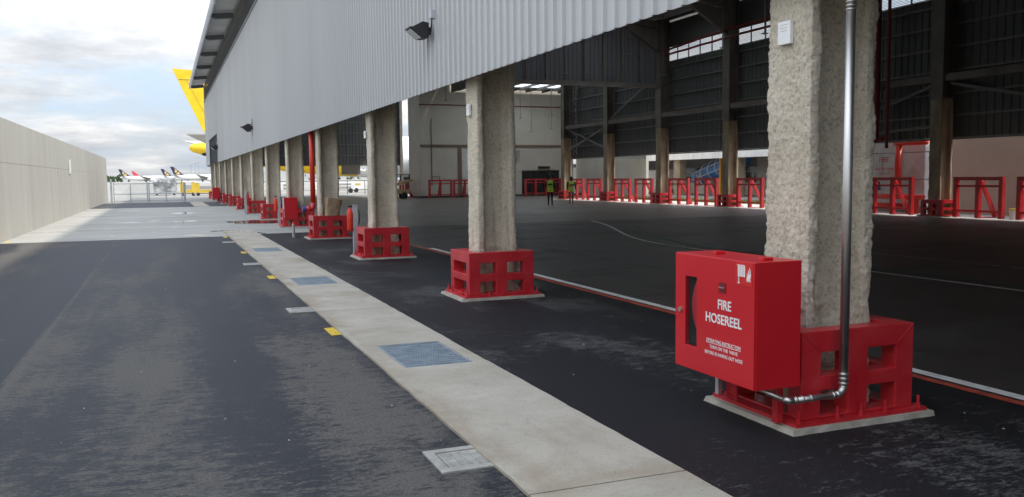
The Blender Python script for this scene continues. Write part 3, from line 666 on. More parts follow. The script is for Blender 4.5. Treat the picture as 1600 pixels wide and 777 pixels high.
MB().tube([(0.9,-0.06,1.6),(1.5,-0.06,1.6),(1.5,-0.06,1.1)], 0.025).build('conduit', m_steel, off)

# sprinkler droppers
def dropper(x, y, z0, z1, label):
    t = thing('sprinkler_dropper', label, 'pipe', (x, y, 0), 0, 'hanging droppers under the hangar roof')
    MB().tube([(0,0,z1),(0,0,z0)], 0.022, 6).build('rod', m_steel, t)
    MB().tube([(0,0,z0),(0,0,z0-0.03)], [0.13,0.14], 12).build('disc', m_girt, t)
for i, (x, y, z0) in enumerate([(18.7, 39.6, 6.62), (22.2, 39.4, 7.68), (24.1, 39.3, 6.68), (23.7, 33.6, 7.25), (21.6, 27.9, 6.9)]):
    dropper(x, y, z0, roofz(x)-0.1, 'thin rod with pale disc hanging from the main roof, %s from the left' % ORD[i].replace('nearest','first'))
for i, (x, z0) in enumerate([(18.9,7.0),(20.7,6.4),(22.0,5.8),(25.0,5.9),(26.0,4.95),(27.8,5.2),(28.0,6.2)]):
    dropper(x, 60.0+0.3*i, z0, 8.25, 'thin dark dropper before the cream block, %s from the left' % ORD[i].replace('nearest','first'))
# red sprinkler mains along the far wall and risers
for z, zz, lab in ((7.68, 7.95, 'lower'), (7.92, 8.45, 'upper')):
    tag(MB().tube([(24.33,39.6,z),(24.33,34,z+(zz-z)*0.5),(24.33,24.2,z+0.15)], 0.055, 8).build('sprinkler_main', m_pipe_d), 'dark red %s sprinkler pipe running along the louvre strip' % lab, 'pipe', 'sprinkler mains')
rp = thing('riser_pipes', 'pair of dark red riser pipes beside the white water tank', 'pipe', (24.4, 25.2, 0))
MB().tube([(0,-0.20,2.62),(0,-0.20,8.6)], 0.10, 10).build('pipe', m_pipe_d, rp); MB().tube([(0,0.12,2.62),(0,0.12,8.6)], 0.07, 10).build('pipe', m_pipe_d, rp)
MB().tube([(0.05,0.45,2.75),(0.05,-0.45,2.75)], 0.10, 10).build('valve', m_pipe_d, rp)
tag(MB().tube([(24.35,24.45,2.4),(24.35,24.45,8.4)], 0.06, 8).build('riser_pipe', m_pipe_d), 'single dark red pipe ending short near the far column', 'pipe')

# ------------------------------------------------------------------ red column guards
GW, GD = 0.86, 0.74; GZ0, GZ1 = 0.045, 0.585
def make_guard(detail=True):
    g = thing('column_guard', '', 'guard', (0,0,0), 0, 'red steel guards around the columns')
    xs = [-0.43,-0.30,-0.105,0.07,0.28,0.43]
    ys = [-0.37,-0.25,-0.12,0.12,0.25,0.37]
    zs = [GZ0+0.012, GZ0+0.03, 0.225, 0.315, 0.455, GZ1]
    def sol(i,j,k):
        if 1 <= i <= 3 and 1 <= j <= 3: return False
        hole_z = k in (1,3)
        if j in (0,4) and i in (1,3) and hole_z: return False
        if i in (0,4) and j in (1,2,3) and hole_z: return False
        return True
    xs = [-0.43,-0.287,-0.08,0.07,0.29,0.43]
    MB().vox(xs, ys, zs, sol).build('frame', m_red, g, 0.007)
    if detail:
        for sx_ in (-1, 1): MB().bar((sx_*0.425,-0.3715,GZ1-0.006),(sx_*0.292,-0.3715,0.460),0.004,0.006).build('weld_seam', m_red, g)
    B(-0.50,0.505,-0.415,0.415,0.034,GZ0+0.011).build('base_plate', m_red, g)
    # ragged grout pad
    n = 64; vs = []; hw, hd = 0.54, 0.44
    for lvl, (z, e) in enumerate(((0.0, 0.012), (0.033, 0.0))):
        for i in range(n):
            t = i/n*4; sd_ = int(t); f = t-sd_
            p = [(-hw+2*hw*f,-hd),(hw,-hd+2*hd*f),(hw-2*hw*f,hd),(-hw,hd-2*hd*f)][sd_]
            r = 1+e+0.012*noise.noise((p[0]*7,p[1]*7,lvl*3))+0.010*noise.noise((p[0]*22,p[1]*22,lvl*3+5))
            vs.append((p[0]*r,p[1]*r,z))
    MB().add(vs, [tuple(range(n,2*n))]+[(i,(i+1)%n,n+(i+1)%n,n+i) for i in range(n)]).build('grout_pad', m_pad, g)
    if detail:
        bm_ = MB().tube([(0,0,0),(0,0,0.022)], 0.017, 6); bm_.tube([(0,0,0.022),(0,0,0.07)], 0.009, 6)
        b0 = None
        for x, y in ((-0.46,-0.385),(-0.465,-0.2),(-0.465,0.2),(-0.46,0.385),(-0.18,-0.393),(0.0,-0.393),(0.19,-0.393),(0.465,-0.385),(0.468,0.2),(0.468,-0.2)):
            if b0 is None: b0 = bm_.build('bolt', m_red, g); b = b0
            else: b = b0.copy(); col.objects.link(b); b.parent = g
            b.location = (x, y, GZ0+0.011)
    return g
g0 = make_guard(True); g1 = make_guard(False)
for k, y in enumerate(CY):
    lab = 'red steel guard frame around the foot of the %s column, near row' % ORD[k]
    src = g0 if k < 4 else g1
    if k in (0, 4): src.location = (COLX-0.025, y-0.03, 0.004); src['label'] = lab
    else: dup(src, (COLX-0.025, y-0.03, 0.004), None, lab)
for k, y in enumerate(FY):
    if k in (6, 8, 9, 10, 11):
        dup(g1, (FX-0.02, y, 0.0), R(90), 'red guard frame round a far row column, %s from the right' % {6:'first',8:'second',9:'third',10:'fourth',11:'fifth'}[k])

# ------------------------------------------------------------------ fire hosereel cabinet on the nearest column
def cab_mat4(x, y, z): # face plane x=const facing -x ; text right = -y
    return Matrix(((0,0,-1,x),(-1,0,0,y),(0,1,0,z),(0,0,0,1)))
cab = thing('hosereel_cabinet', 'big red fire hosereel cabinet with white lettering on the nearest column', 'cabinet', (0,0,0))
CXF, CXB, CYR, CYL, CZ0, CZ1 = 3.06, 3.385, 4.01, 4.83, 0.285, 1.02
MB().vox([CXF+0.012, CXF+0.03, CXB], [CYR, 4.585, 4.712, CYL], [CZ0, 0.436, 0.878, CZ1], lambda i,j,k: not (i == 0 and j == 1 and k == 1)).build('body', m_redc, cab, 0.004)
MB().vox([CXF, CXF+0.0115], [CYR+0.003, 4.585, 4.712, CYL-0.003], [CZ0+0.003, 0.436, 0.878, CZ1-0.003], lambda i,j,k: not (j == 1 and k == 1)).build('door', m_redc, cab, 0.003)
B(CXF+0.026, CXF+0.0295, 4.586, 4.711, 0.437, 0.877).build('window_back', m_hole, cab)  # dark sheet stands in for the shaded cabinet interior
n = 48; vs = []
mb = MB(); cyc, czc, rr = 4.40, 0.70, 0.262
pl = [(cyc+rr*math.cos(2*math.pi*i/n), czc+rr*math.sin(2*math.pi*i/n)) for i in range(n)]
pl = [(yy, z) for yy, z in pl if yy > 4.587]
pl = [(4.587, pl[0][1])] + pl if False else pl
pl.sort(key=lambda p: p[1]); pl = [(4.587, pl[0][1])]+pl+[(4.587, pl[-1][1])]
mb.prism(pl, 'x', CXF+0.018, CXF+0.0255).build('hose_reel', m_red, cab)
B(CXF+0.004, CXF+0.006, 4.586, 4.711, 0.437, 0.877).build('window_glass', m_clear, cab)
MB().tube([(CXF-0.012,4.764,0.656),(CXF+0.001,4.764,0.656)], 0.017, 14).build('lock', m_inox, cab)
lk = B(CXF-0.004, CXF-0.0005, 4.281, 4.349, 0.814, 0.876).build('painted_recess', M('recess shade red', (0.16,0.006,0.01), None, 3, 0.4), cab)  # raised plate; its darker red paints the shade of a recess
B(CXF-0.010, CXF-0.0042, 4.29, 4.34, 0.842, 0.850).build('handle', m_inox, lk)
st = B(CXF-0.0025, CXF-0.0004, 4.030, 4.188, 0.879, 1.012).build('symbol_plate', M('sticker red', (0.58,0.02,0.02), None, 3, 0.35), cab)
wm = m_white
mb = MB()
for k in range(5): y0_ = 4.163-k*0.014; mb.box(CXF-0.0038, CXF-0.0028, y0_-0.0105, y0_, 0.930, 0.992)
mb.box(CXF-0.0038, CXF-0.0028, 4.100, 4.170, 0.9935, 0.9985)
mb.box(CXF-0.0038, CXF-0.0028, 4.151, 4.158, 0.899, 0.929); mb.box(CXF-0.0038, CXF-0.0028, 4.146, 4.163, 0.890, 0.898)
mb.build('hose_symbol', wm, st)
mb = MB()
for dy, s in ((0, 1.0), (0.014, 0.86), (0.026, 0.62)):
    mb.prism([(4.046+dy+a*s, 0.905+b*s) for a, b in ((0,0),(0.012,0.006),(0.016,0.026),(0.008,0.05),(0.011,0.084),(0.002,0.066),(-0.003,0.036),(0.004,0.018))], 'x', CXF-0.0038-dy*0.01, CXF-0.0028)
mb.build('flame_symbol', wm, st)
TX = CXF-0.0012
text('FIRE', 0.081, 'lettering', wm, cab, cab_mat4(TX, 4.295, 0.738), bold=0.0016, sx=0.92)
text('HOSEREEL', 0.081, 'lettering', wm, cab, cab_mat4(TX, 4.307, 0.648), bold=0.0016, sx=0.97)
text('OPERATING INSTRUCTION', 0.030, 'lettering', wm, cab, cab_mat4(TX, 4.305, 0.508), sx=0.93)
B(CXF-0.0018, CXF-0.0004, 4.133, 4.477, 0.4925, 0.4955).build('underline', wm, cab)
text('TURN ON THE  VALVE', 0.030, 'lettering', wm, cab, cab_mat4(TX, 4.301, 0.470), sx=0.93)
text('BEFORE RUNNING OUT HOSE', 0.030, 'lettering', wm, cab, cab_mat4(TX, 4.302, 0.432), sx=0.93)
for yy in (4.10, 4.56): B(3.17, 3.24, yy-0.02, yy+0.02, CZ1+0.0005, CZ1+0.018).build('lug', m_redc, cab, 0.003)
B(3.37, 3.40, 4.79, 4.825, 0.05, CZ0-0.001).build('leg', m_galv, cab); B(3.30, 3.34, 4.10, 4.15, 0.05, CZ0-0.001).build('leg', m_red, cab)
# second cabinets further along (side and back views)
def small_cabinet(y, label, w=0.55, d=0.30, h=0.62, z0=0.30, x=3.30):
    c = thing('hosereel_cabinet', label, 'cabinet', (x, y, 0))
    B(0.012, w, 0, d, z0, z0+h).build('body', m_redc, c, 0.006); B(0, 0.011, 0.01, d-0.01, z0+0.02, z0+h-0.02).build('door', m_galv if d < 0.4 else m_redc, c, 0.003)
    B(0.08, 0.12, 0.1, 0.14, 0.05, z0-0.001).build('leg', m_red, c); B(w-0.14, w-0.1, 0.1, 0.14, 0.05, z0-0.001).build('leg', m_red, c)
    return c
small_cabinet(CY[4]-0.46, 'red hosereel cabinet with pale door edge at the fifth column', 0.42, 0.34, 0.66, 0.28, 3.46)
small_cabinet(CY[10]-0.6, 'red hosereel cabinet at the eleventh column, far along the row', 0.50, 0.45, 0.74, 0.25, 3.10)
B(4.79, 4.85, 4.86, 5.02, 0.86, 1.06).build('x', m_red).name = 'call_point'
cp = bpy.data.objects['call_point']; cp.location = (-0.62, -0.42, 0); tag(cp, 'small red box on the rear edge of the nearest column', 'box')

# stainless pipe at the nearest column
sp = thing('steel_pipe', 'polished stainless pipe rising up the front of the nearest column', 'pipe', (0,0,0))
PX, PYY = 3.655, 3.955
MB().tube([(PX,PYY,0.285),(PX,PYY,2.45)], 0.0265, 20).build('riser', m_inox, sp, smooth=True)
MB().tube([(PX,PYY,2.47),(PX,PYY,3.4)], 0.0265, 20).build('riser', m_inox, sp, smooth=True)
for z in (2.44, 2.462, 2.484): MB().tube([(PX,PYY,z-0.007),(PX,PYY,z),(PX,PYY,z+0.007)], [0.027,0.031,0.027], 20).build('collar', m_inox, sp, smooth=True)
arc = [(PX-0.055*(1-math.cos(a)), PYY, 0.28-0.055*math.sin(a)) for a in [R(d) for d in range(0, 91, 15)]]
MB().tube(arc, 0.022, 16).build('elbow', m_inox, sp, smooth=True)
for z, r in ((0.345,0.030),(0.318,0.029),(0.290,0.030)): MB().tube([(PX,PYY,z-0.009),(PX,PYY,z-0.005),(PX,PYY,z+0.005),(PX,PYY,z+0.009)], [0.027,r,r,0.027], 18).build('collar', m_inox, sp, smooth=True)
MB().tube([(PX-0.056,PYY,0.225),(PX-0.36,PYY,0.222)], 0.018, 14).build('branch', m_inox, sp, smooth=True)
for x in (PX-0.075, PX-0.24, PX-0.30, PX-0.345): MB().tube([(x-0.009,PYY,0.2235),(x-0.004,PYY,0.2235),(x+0.004,PYY,0.2235),(x+0.009,PYY,0.2235)], [0.018,0.023,0.023,0.018], 14).build('collar', m_inox, sp, smooth=True)
MB().tube([(PX-0.361,PYY,0.222),(PX-0.39,PYY+0.008,0.224),(PX-0.41,PYY+0.03,0.228)], 0.020, 14).build('elbow', m_inox, sp, smooth=True)
MB().tube([(PX-0.411,PYY+0.032,0.228),(PX-0.47,PYY+0.16,0.262),(PX-0.50,PYY+0.20,0.30)], 0.014, 12).build('branch', m_inox, sp, smooth=True)
# notice plates on columns
for k, (yy, zc_) in enumerate(((4.455, 2.383), (10.50, 2.36), (16.6, 2.35))):
    p = thing('notice_plate', 'small white plate on the outer face of the %s column' % ORD[k], 'plate', (COLX-0.287, yy, zc_), 0, 'white plates on the columns')
    B(-0.006, 0.02, -0.058, 0.058, -0.07, 0.07).build('plate', m_white, p, 0.003)
    for q in range(3): B(-0.0075, -0.0062, -0.03, 0.03, 0.01+q*0.018, 0.013+q*0.018).build('print_line', m_agry, p)

# ------------------------------------------------------------------ things by the columns
def extinguisher(x, y, label, hose=True, z0=0.47):
    e = thing('fire_extinguisher', label, 'extinguisher', (x, y, 0), 0, 'extinguishers on posts')
    prof = [(0.0,0),(0.045,0.0),(0.058,0.02),(0.058,0.36),(0.042,0.42),(0.022,0.45),(0.022,0.47)]
    MB().tube([(0,0,z0+z) for r,z in prof[1:]], [r for r,z in prof[1:]], 16).build('cylinder', m_ext, e, smooth=True)
    B(-0.03,0.05,-0.015,0.015,z0+0.475,z0+0.51).build('valve', m_black, e)
    if hose:
        MB().tube([(0.05,0,z0+0.49),(0.14,-0.02,z0+0.46),(0.19,-0.03,z0+0.34),(0.18,-0.03,z0+0.20),(0.13,-0.02,z0+0.05)], 0.011, 8).build('hose', m_black, e, smooth=True)
    return e
def post(x, y, h, label, mat=m_galv, w_=0.045):
    p = thing('steel_post', label, 'post', (x, y, 0))
    MB().vox([-w_,-w_+0.01,w_-0.01,w_], [-w_,-w_+0.01,w_], [0.02, h], lambda i,j,k: i in (0,2) or j == 0).build('channel', mat, p)
    B(-w_*1.4, w_*1.4, -w_*1.4, w_*1.4, 0.0, 0.019).build('foot', mat, p)
post(3.50, 17.22, 1.0, 'grey channel post holding a fire extinguisher at the third column')
extinguisher(3.40, 17.24, 'bright red fire extinguisher hung on a grey post at the third column')
post(3.46, CY[4]+0.78, 0.98, 'grey channel post with extinguisher behind the fifth column guard'); extinguisher(3.36, CY[4]+0.80, 'red fire extinguisher on a grey post behind the fifth column guard')
post(3.30, CY[6]-0.5, 1.02, 'thin grey post standing before the seventh column'); extinguisher(3.41, CY[6]-0.46, 'red fire extinguisher on a thin post before the seventh column', False)
bo = thing('bollard', 'short grey marker post with red tip on the dark asphalt', 'bollard', (3.1, 23.25, 0.004))
MB().tube([(0,0,0),(0,0,0.34)], 0.04, 12).build('pipe', m_galv, bo); MB().tube([(0,0,0.341),(0,0,0.41)], [0.030,0.014], 10).build('tip', m_ext, bo)
# paper bag
bag = thing('paper_bag', 'tall brown paper bag standing on the fourth column guard', 'bag', (COLX+0.03, CY[3]-0.30, 0.59))
n = 22; rows = 9; vs = []; fs = []
for r in range(rows+1):
    t = r/rows
    for i in range(n):
        a = 2*math.pi*i/n; rx = 0.17+0.035*t; ry = 0.11-0.03*t
        cr = 0.018*noise.noise((math.cos(a)*2, math.sin(a)*2, t*3))*(0.4+t)
        tip = 0.05*noise.noise((math.cos(a)*1.3, math.sin(a)*1.3, 7))*t + 0.07*t*(-math.cos(a)*0.7)
        vs.append(((rx+cr)*math.copysign(abs(math.cos(a))**0.6, math.cos(a))+0.07*t, (ry+cr)*math.copysign(abs(math.sin(a))**0.6, math.sin(a)), 0.43*t+tip))
for r in range(rows):
    for i in range(n): j = (i+1)%n; fs.append((r*n+i, r*n+j, (r+1)*n+j, (r+1)*n+i))
fs.append(tuple(range(n))[::-1]); bgo = MB().add(vs, fs).build('sack', m_brown, bag)
MB().bar((0.15,-0.095,0.02),(0.21,-0.10,0.36),0.012,0.006).build('fold', M('kraft dark', (0.17,0.11,0.07), None, 5, 0.9), bag)
# red standpipe at the fourth column
rs = thing('red_standpipe', 'bright red vertical standpipe with valve beside the fourth column', 'pipe', (3.60, CY[3]+0.62, 0))
MB().tube([(0,0,0.86),(0,0,3.0)], 0.065, 14).build('riser', m_pipe_r, rs, smooth=True)
MB().tube([(0,0,0.90),(0,0,0.80),(-0.03,0,0.76),(-0.08,0,0.74),(-0.20,0,0.74)], 0.068, 14).build('elbow', m_red, rs, smooth=True)
MB().tube([(-0.10,0,0.74),(-0.13,0,0.74)], 0.10, 16).build('flange', m_red, rs)
MB().tube([(-0.201,0,0.74),(-0.28,0,0.74)], 0.08, 14).build('valve', m_blue, rs)
MB().tube([(-0.02,0.0,0.74),(-0.02,0.0,0.01)], 0.05, 12).build('drop', m_red, rs)

# floodlights on the cladding
def floodlight(y, z, label, s=1.0):
    t = thing('floodlight', label, 'floodlight', (CLX-0.035, y, z), 0, 'floodlights on the grey cladding')
    def P(pts): return [(-a*s, b*s) for a, b in pts]
    MB().prism(P([(0.05,-0.13),(0.05,0.12),(0.16,0.14),(0.38,0.02),(0.18,-0.14)]), 'y', -0.16*s, 0.16*s).build('housing', m_black, t, 0.006)
    MB().add([(-0.376*s,-0.14*s,0.005*s),(-0.376*s,0.14*s,0.005*s),(-0.195*s,0.14*s,-0.135*s),(-0.195*s,-0.14*s,-0.135*s),(-0.384*s,-0.14*s,-0.003*s),(-0.384*s,0.14*s,-0.003*s),(-0.203*s,0.14*s,-0.143*s),(-0.203*s,-0.14*s,-0.143*s)],
             [(0,1,2,3),(7,6,5,4),(0,4,5,1),(1,5,6,2),(2,6,7,3),(3,7,4,0)]).build('lens', M('frosted lens', (0.62,0.63,0.62), None, 3, 0.25), t)
    MB().bar((-0.37*s,-0.165*s,0.03*s),(-0.37*s,0.165*s,0.03*s),0.05*s,0.02*s).build('visor', m_black, t)
    B(-0.05*s,0.033,-0.05*s,0.05*s,-0.06*s,0.06*s).build('bracket', m_black, t)
    B(-0.06*s,0.033,-0.32*s,-0.19*s,0.17*s,0.31*s).build('junction_box', m_galv, t, 0.004)
    MB().tube([(-0.03*s,-0.27*s,0.17*s),(-0.035*s,-0.26*s,0.05*s),(-0.035*s,-0.20*s,-0.07*s),(-0.03*s,-0.16*s,-0.04*s)], 0.012*s, 6).build('cable', m_black, t)
floodlight(11.6, 3.50, 'black floodlight with junction box on grey cladding, nearest one', 0.78)
floodlight(37.2, 3.62, 'black floodlight on grey cladding midway along the wall', 1.15)
floodlight(61.6, 3.68, 'black floodlight beside the tall opening far along the cladding', 1.15)
floodlight(78.9, 3.7, 'black floodlight at the far corner of the cladding', 1.0)

# ------------------------------------------------------------------ red barriers
def make_barrier():
    b = thing('red_barrier', '', 'barrier', (0,0,0), 0, 'red steel barriers')
    for y in (0.0, 0.86, 1.72): B(0, 0.14, y, y+0.14, 0.012, 1.36).build('post', m_red, b)
    for y in (0.14, 1.0):
        B(0.015, 0.125, y+0.001, y+0.719, 1.24, 1.355).build('top_rail', m_red, b)
        B(0.03, 0.11, y+0.001, y+0.719, 1.02, 1.09).build('rail', m_red, b)
        B(0.03, 0.11, y+0.001, y+0.719, 0.20, 0.27).build('rail', m_red, b)
    for y in (0.93,): MB().bar((0.145,y-0.03,1.22),(0.82,y-0.03,0.05),0.11).build('brace', m_red, b)
    B(0.141, 0.95, 0.875, 0.985, 0.004, 0.03).build('foot_plate', m_red, b)
    return b
bar0 = make_barrier(); first = True
plan = [(16.45,1.15),(16.45,3.5),(22.45,1.12),(28.45,3.5),(34.45,0.95),(34.45,3.4),(40.45,0.95),(40.45,3.4),(46.45,0.95),(46.45,3.4)]
names = ['partly cut off by the right picture edge','with a bucket beside it before the pinkish wall','before the white water tank','seen just left of the nearest column','right hand one below the blue tank','left hand one below the blue tank','right hand one of the middle bay','left hand one of the middle bay','right hand one of the bay beside the walking people','left hand one of the bay beside the walking people']
for (a, d), nm in zip(plan, names):
    lab = 'red steel barrier frame, '+nm
    if first: bar0.location = (FX-0.1, a+d, 0); bar0['label'] = lab; first = False
    else: dup(bar0, (FX-0.1, a+d, 0), None, lab)
for i, (x, y) in enumerate(((18.4,63.0),(20.35,63.0),(26.2,63.0),(28.3,63.0))):
    dup(bar0, (x+1.86, y, 0), R(90), 'red steel barrier before the cream block, %s from the left' % ['first','second','third','fourth'][i])
for i in range(3): dup(bar0, (17.0+0.35*i, 64.6+1.5*i, 0), 0, 'red barrier seen edge on left of the cream block, %s of three' % ['nearest','middle','farthest'][i])
mc = thing('loading_machine', 'tan conveyor machine parked left of the cream block', 'machine', (14.7, 62.5, 0))
MB().bar((0.0,0,0.75),(2.2,0,1.35),0.7,0.18).build('conveyor', m_tan, mc); B(0.1,2.0,-0.4,0.4,0.35,0.7).build('chassis', m_tan, mc, 0.02)
for x in (0.4, 1.6):
    for s in (-0.42, 0.34): MB().tube([(x,s,0.24),(x,s+0.09,0.24)], 0.24, 14).build('wheel', m_black, mc)
B(1.3,1.38,-0.36,-0.28,1.3,1.75).build('cab_post', m_black, mc); B(1.95,2.03,-0.36,-0.28,1.4,1.75).build('cab_post', m_black, mc); B(1.28,2.05,-0.38,0.3,1.751,1.80).build('cab_roof', m_black, mc)

# ------------------------------------------------------------------ outside on the right: tank, wall, pipes, neighbour hangar
tk = thing('water_tank', 'white panelled water tank with red lettering behind the far columns', 'tank', (26.3, 24.9, 0))
for r in range(3):
    for c_ in range(4):
        y0_, z0_ = -0.35+c_*1.02, 0.25+r*1.02
        p = B(0, 0.9, y0_, y0_+1.0, z0_, z0_+1.0).build('panel', m_tank, tk)
        mb = MB(); yc_, zc_ = y0_+0.5, z0_+0.5
        mb.add([(-0.001,y0_+0.08,z0_+0.08),(-0.001,y0_+0.92,z0_+0.08),(-0.001,y0_+0.92,z0_+0.92),(-0.001,y0_+0.08,z0_+0.92),(-0.07,yc_,zc_)], [(0,1,4),(1,2,4),(2,3,4),(3,0,4)])
        mb.build('panel_boss', m_tank, p)
for r in range(3):
    for c_ in range(2): B(0.02+c_*0.5, 0.02+c_*0.5+0.46, -0.372, -0.352, 0.27+r*1.02, 1.21+r*1.02).build('end_panel', m_white, tk)
B(0.1, 0.8, -0.2, 3.5, 0, 0.245).build('plinth', m_bgrey, tk)
text('FIRE', 0.28, 'lettering', m_pipe_r, tk, cab_mat4(-0.075, 1.55, 2.02)); text('WATER TANK', 0.15, 'lettering', m_pipe_r, tk, cab_mat4(-0.075, 1.5, 1.66)); text('CAPACITY', 0.13, 'lettering', m_pipe_r, tk, cab_mat4(-0.075, 1.5, 1.48))
rp2 = thing('red_suction_pipe', 'bright red pipework in front of the white water tank', 'pipe', (25.75, 25.25, 0))
MB().tube([(0,0,0.75),(0,0,2.55)], 0.13, 14).build('riser', m_pipe_r, rp2, smooth=True); MB().tube([(0,0.2,2.62),(0,-1.3,2.62)], 0.10, 12).build('cross_pipe', m_pipe_r, rp2, smooth=True)
MB().tube([(0,1.6,0.62),(0,-1.2,0.62)], 0.10, 12).build('header', m_pipe_r, rp2, smooth=True); MB().tube([(0,1.6,0.30),(0,-0.2,0.30)], 0.07, 12).build('lower_pipe', m_pipe_r, rp2, smooth=True)
for y_ in (1.2, -0.9): B(-0.06,0.06,y_-0.05,y_+0.05,0,0.52).build('stand', m_pipe_r, rp2)
MB().tube([(-0.05,0.95,0.85),(-0.05,0.95,1.2)], [0.12,0.07], 10).build('valve_wheel', m_blue, rp2)
pw = thing('plaster_wall', 'plain pinkish plaster wall behind the far barriers', 'wall', (27.0, 0, 0))
B(0, 0.25, -30.0, 24.1, -0.05, 3.6).build('face', m_pink, pw); B(-0.04, 0.29, -30.04, 24.14, 3.605, 3.7).build('coping', m_bgrey, pw)
bk = thing('paint_bucket', 'white plastic bucket with yellow rim on the ground', 'bucket', (25.0, 19.75, 0))
MB().tube([(0,0,0),(0,0,0.30)], [0.13,0.16], 16).build('pail', m_white, bk); MB().tube([(0,0,0.30),(0,0,0.34)], 0.17, 16).build('rim', m_yel, bk)
# grass strip
mb = MB()
for i in range(2600):
    x = random.uniform(27.7, 31); y = random.uniform(28, 56); h = random.uniform(0.08, 0.2); a = random.uniform(0, 6.28); dx, dy = 0.025*math.cos(a), 0.025*math.sin(a)
    mb.add([(x-dx,y-dy,0),(x+dx,y+dy,0),(x+random.uniform(-.05,.05),y+random.uniform(-.05,.05),h)], [(0,1,2)])
tag(mb.build('grass_blades', m_grass, fix=False), 'strip of yellow green grass beyond the red barriers', 'grass', kind='stuff')
sheet('grass_verge', 27.6, 31.2, 27.8, 58, 0.001, m_grass)
nb = thing('neighbour_hangar', 'neighbouring hangar with white ribbed fascia above pale columns', 'building', (36, 0, 0))
corrug('y', 28, 96, 0.34, 0.12, 0.05, 0, 2.66, 8.5, -1, 0.01).build('fascia', m_fascia, nb, fix=False)
for y_ in (37.0, 43.3, 49.7, 57.0, 63.3, 70.0, 77.0, 84.0): B(0.15, 0.75, y_-0.42, y_+0.42, 0, 2.9).build('column', m_coat2, nb, 0.03)
B(6, 6.3, 26, 110, 0, 8).build('back_wall', M('neighbour wall', (0.24,0.22,0.22), None, 0.5, 0.8), nb)
B(5.7, 5.95, 26, 110, 1.35, 2.1).build('dark_window_band', m_glass, nb)
B(0.1, 14, 26, 96, 8.5, 8.7).build('roof', m_roof, nb)
B(0.9, 1.1, 40.5, 48.3, 0, 2.9).build('taupe_screen', m_taupe, nb)
for i in range(30): B(4.0, 4.06, 40+i*1.6, 40.06+i*1.6, 0.9, 1.7).build('rail_post', m_white, nb)
B(4.08, 4.3, 38, 100, 0.0, 0.9).build('low_white_wall', m_fascia, nb); B(4.0, 4.06, 38, 100, 1.71, 1.76).build('handrail', m_white, nb)
bt = thing('blue_tank', 'bright blue tilted cylinder with white scaffold hoops in the neighbouring hangar', 'tank', (38.6, 54.2, 0))
MB().tube([(0,3.6,1.25),(0,-2.2,2.75)], 0.62, 20).build('drum', m_lblue, bt, smooth=True)
for i in range(6):
    t = i/5; y_ = 3.0-4.6*t; z_ = 1.4+1.2*t; pts = [(-0.1+0.72*math.cos(a)*-1, y_+0.1*math.sin(a), z_+0.72*math.sin(a)) for a in [R(-80+20*q) for q in range(9)]]
    MB().tube(pts, 0.03, 6).build('hoop', m_white, bt)
for z_ in (-0.3, 0.2): MB().tube([(-0.78,3.2,1.4+z_),(-0.78,-1.8,2.6+z_)], 0.03, 6).build('rail', m_white, bt)
MB().bar((-0.8,3.9,0.05),(-0.8,2.0,1.6),0.07).build('strut', m_white, bt); MB().bar((-0.8,1.0,0.05),(-0.8,2.6,1.5),0.07).build('strut', m_white, bt)
B(-1.0,-0.86,-0.8,-0.6,0,2.9).build('orange_post', m_orange, bt); B(-0.3,0.3,1.2,1.8,0,1.3).build('cradle', m_bgrey, bt)
ov = thing('service_van', 'white service van parked under the neighbouring hangar', 'van', (39.0, 61.0, 0))
MB().prism([(0,0.35),(0,1.1),(0.5,1.25),(1.1,1.95),(4.4,1.95),(4.5,0.35)], 'x', -0.9, 0.9).build('body', m_awht, ov, 0.05)
B(-0.92,-0.901,1.1,2.2,1.25,1.8).build('window', m_glass, ov)
for y_ in (0.9, 3.6): MB().tube([(-0.93,y_,0.33),(-0.75,y_,0.33)], 0.33, 16).build('wheel', m_black, ov)
oc = thing('white_container', 'white container with orange lettering beyond the far columns', 'container', (40, 76, 0))
B(-1.2,1.2,0,9,0.0,2.4).build('box', m_awht, oc); text('SH', 0.9, 'lettering', m_orange, oc, cab_mat4(-1.203, 5.0, 1.4)); text('HS', 0.7, 'lettering', m_orange, oc, cab_mat4(-1.203, 2.4, 0.9))

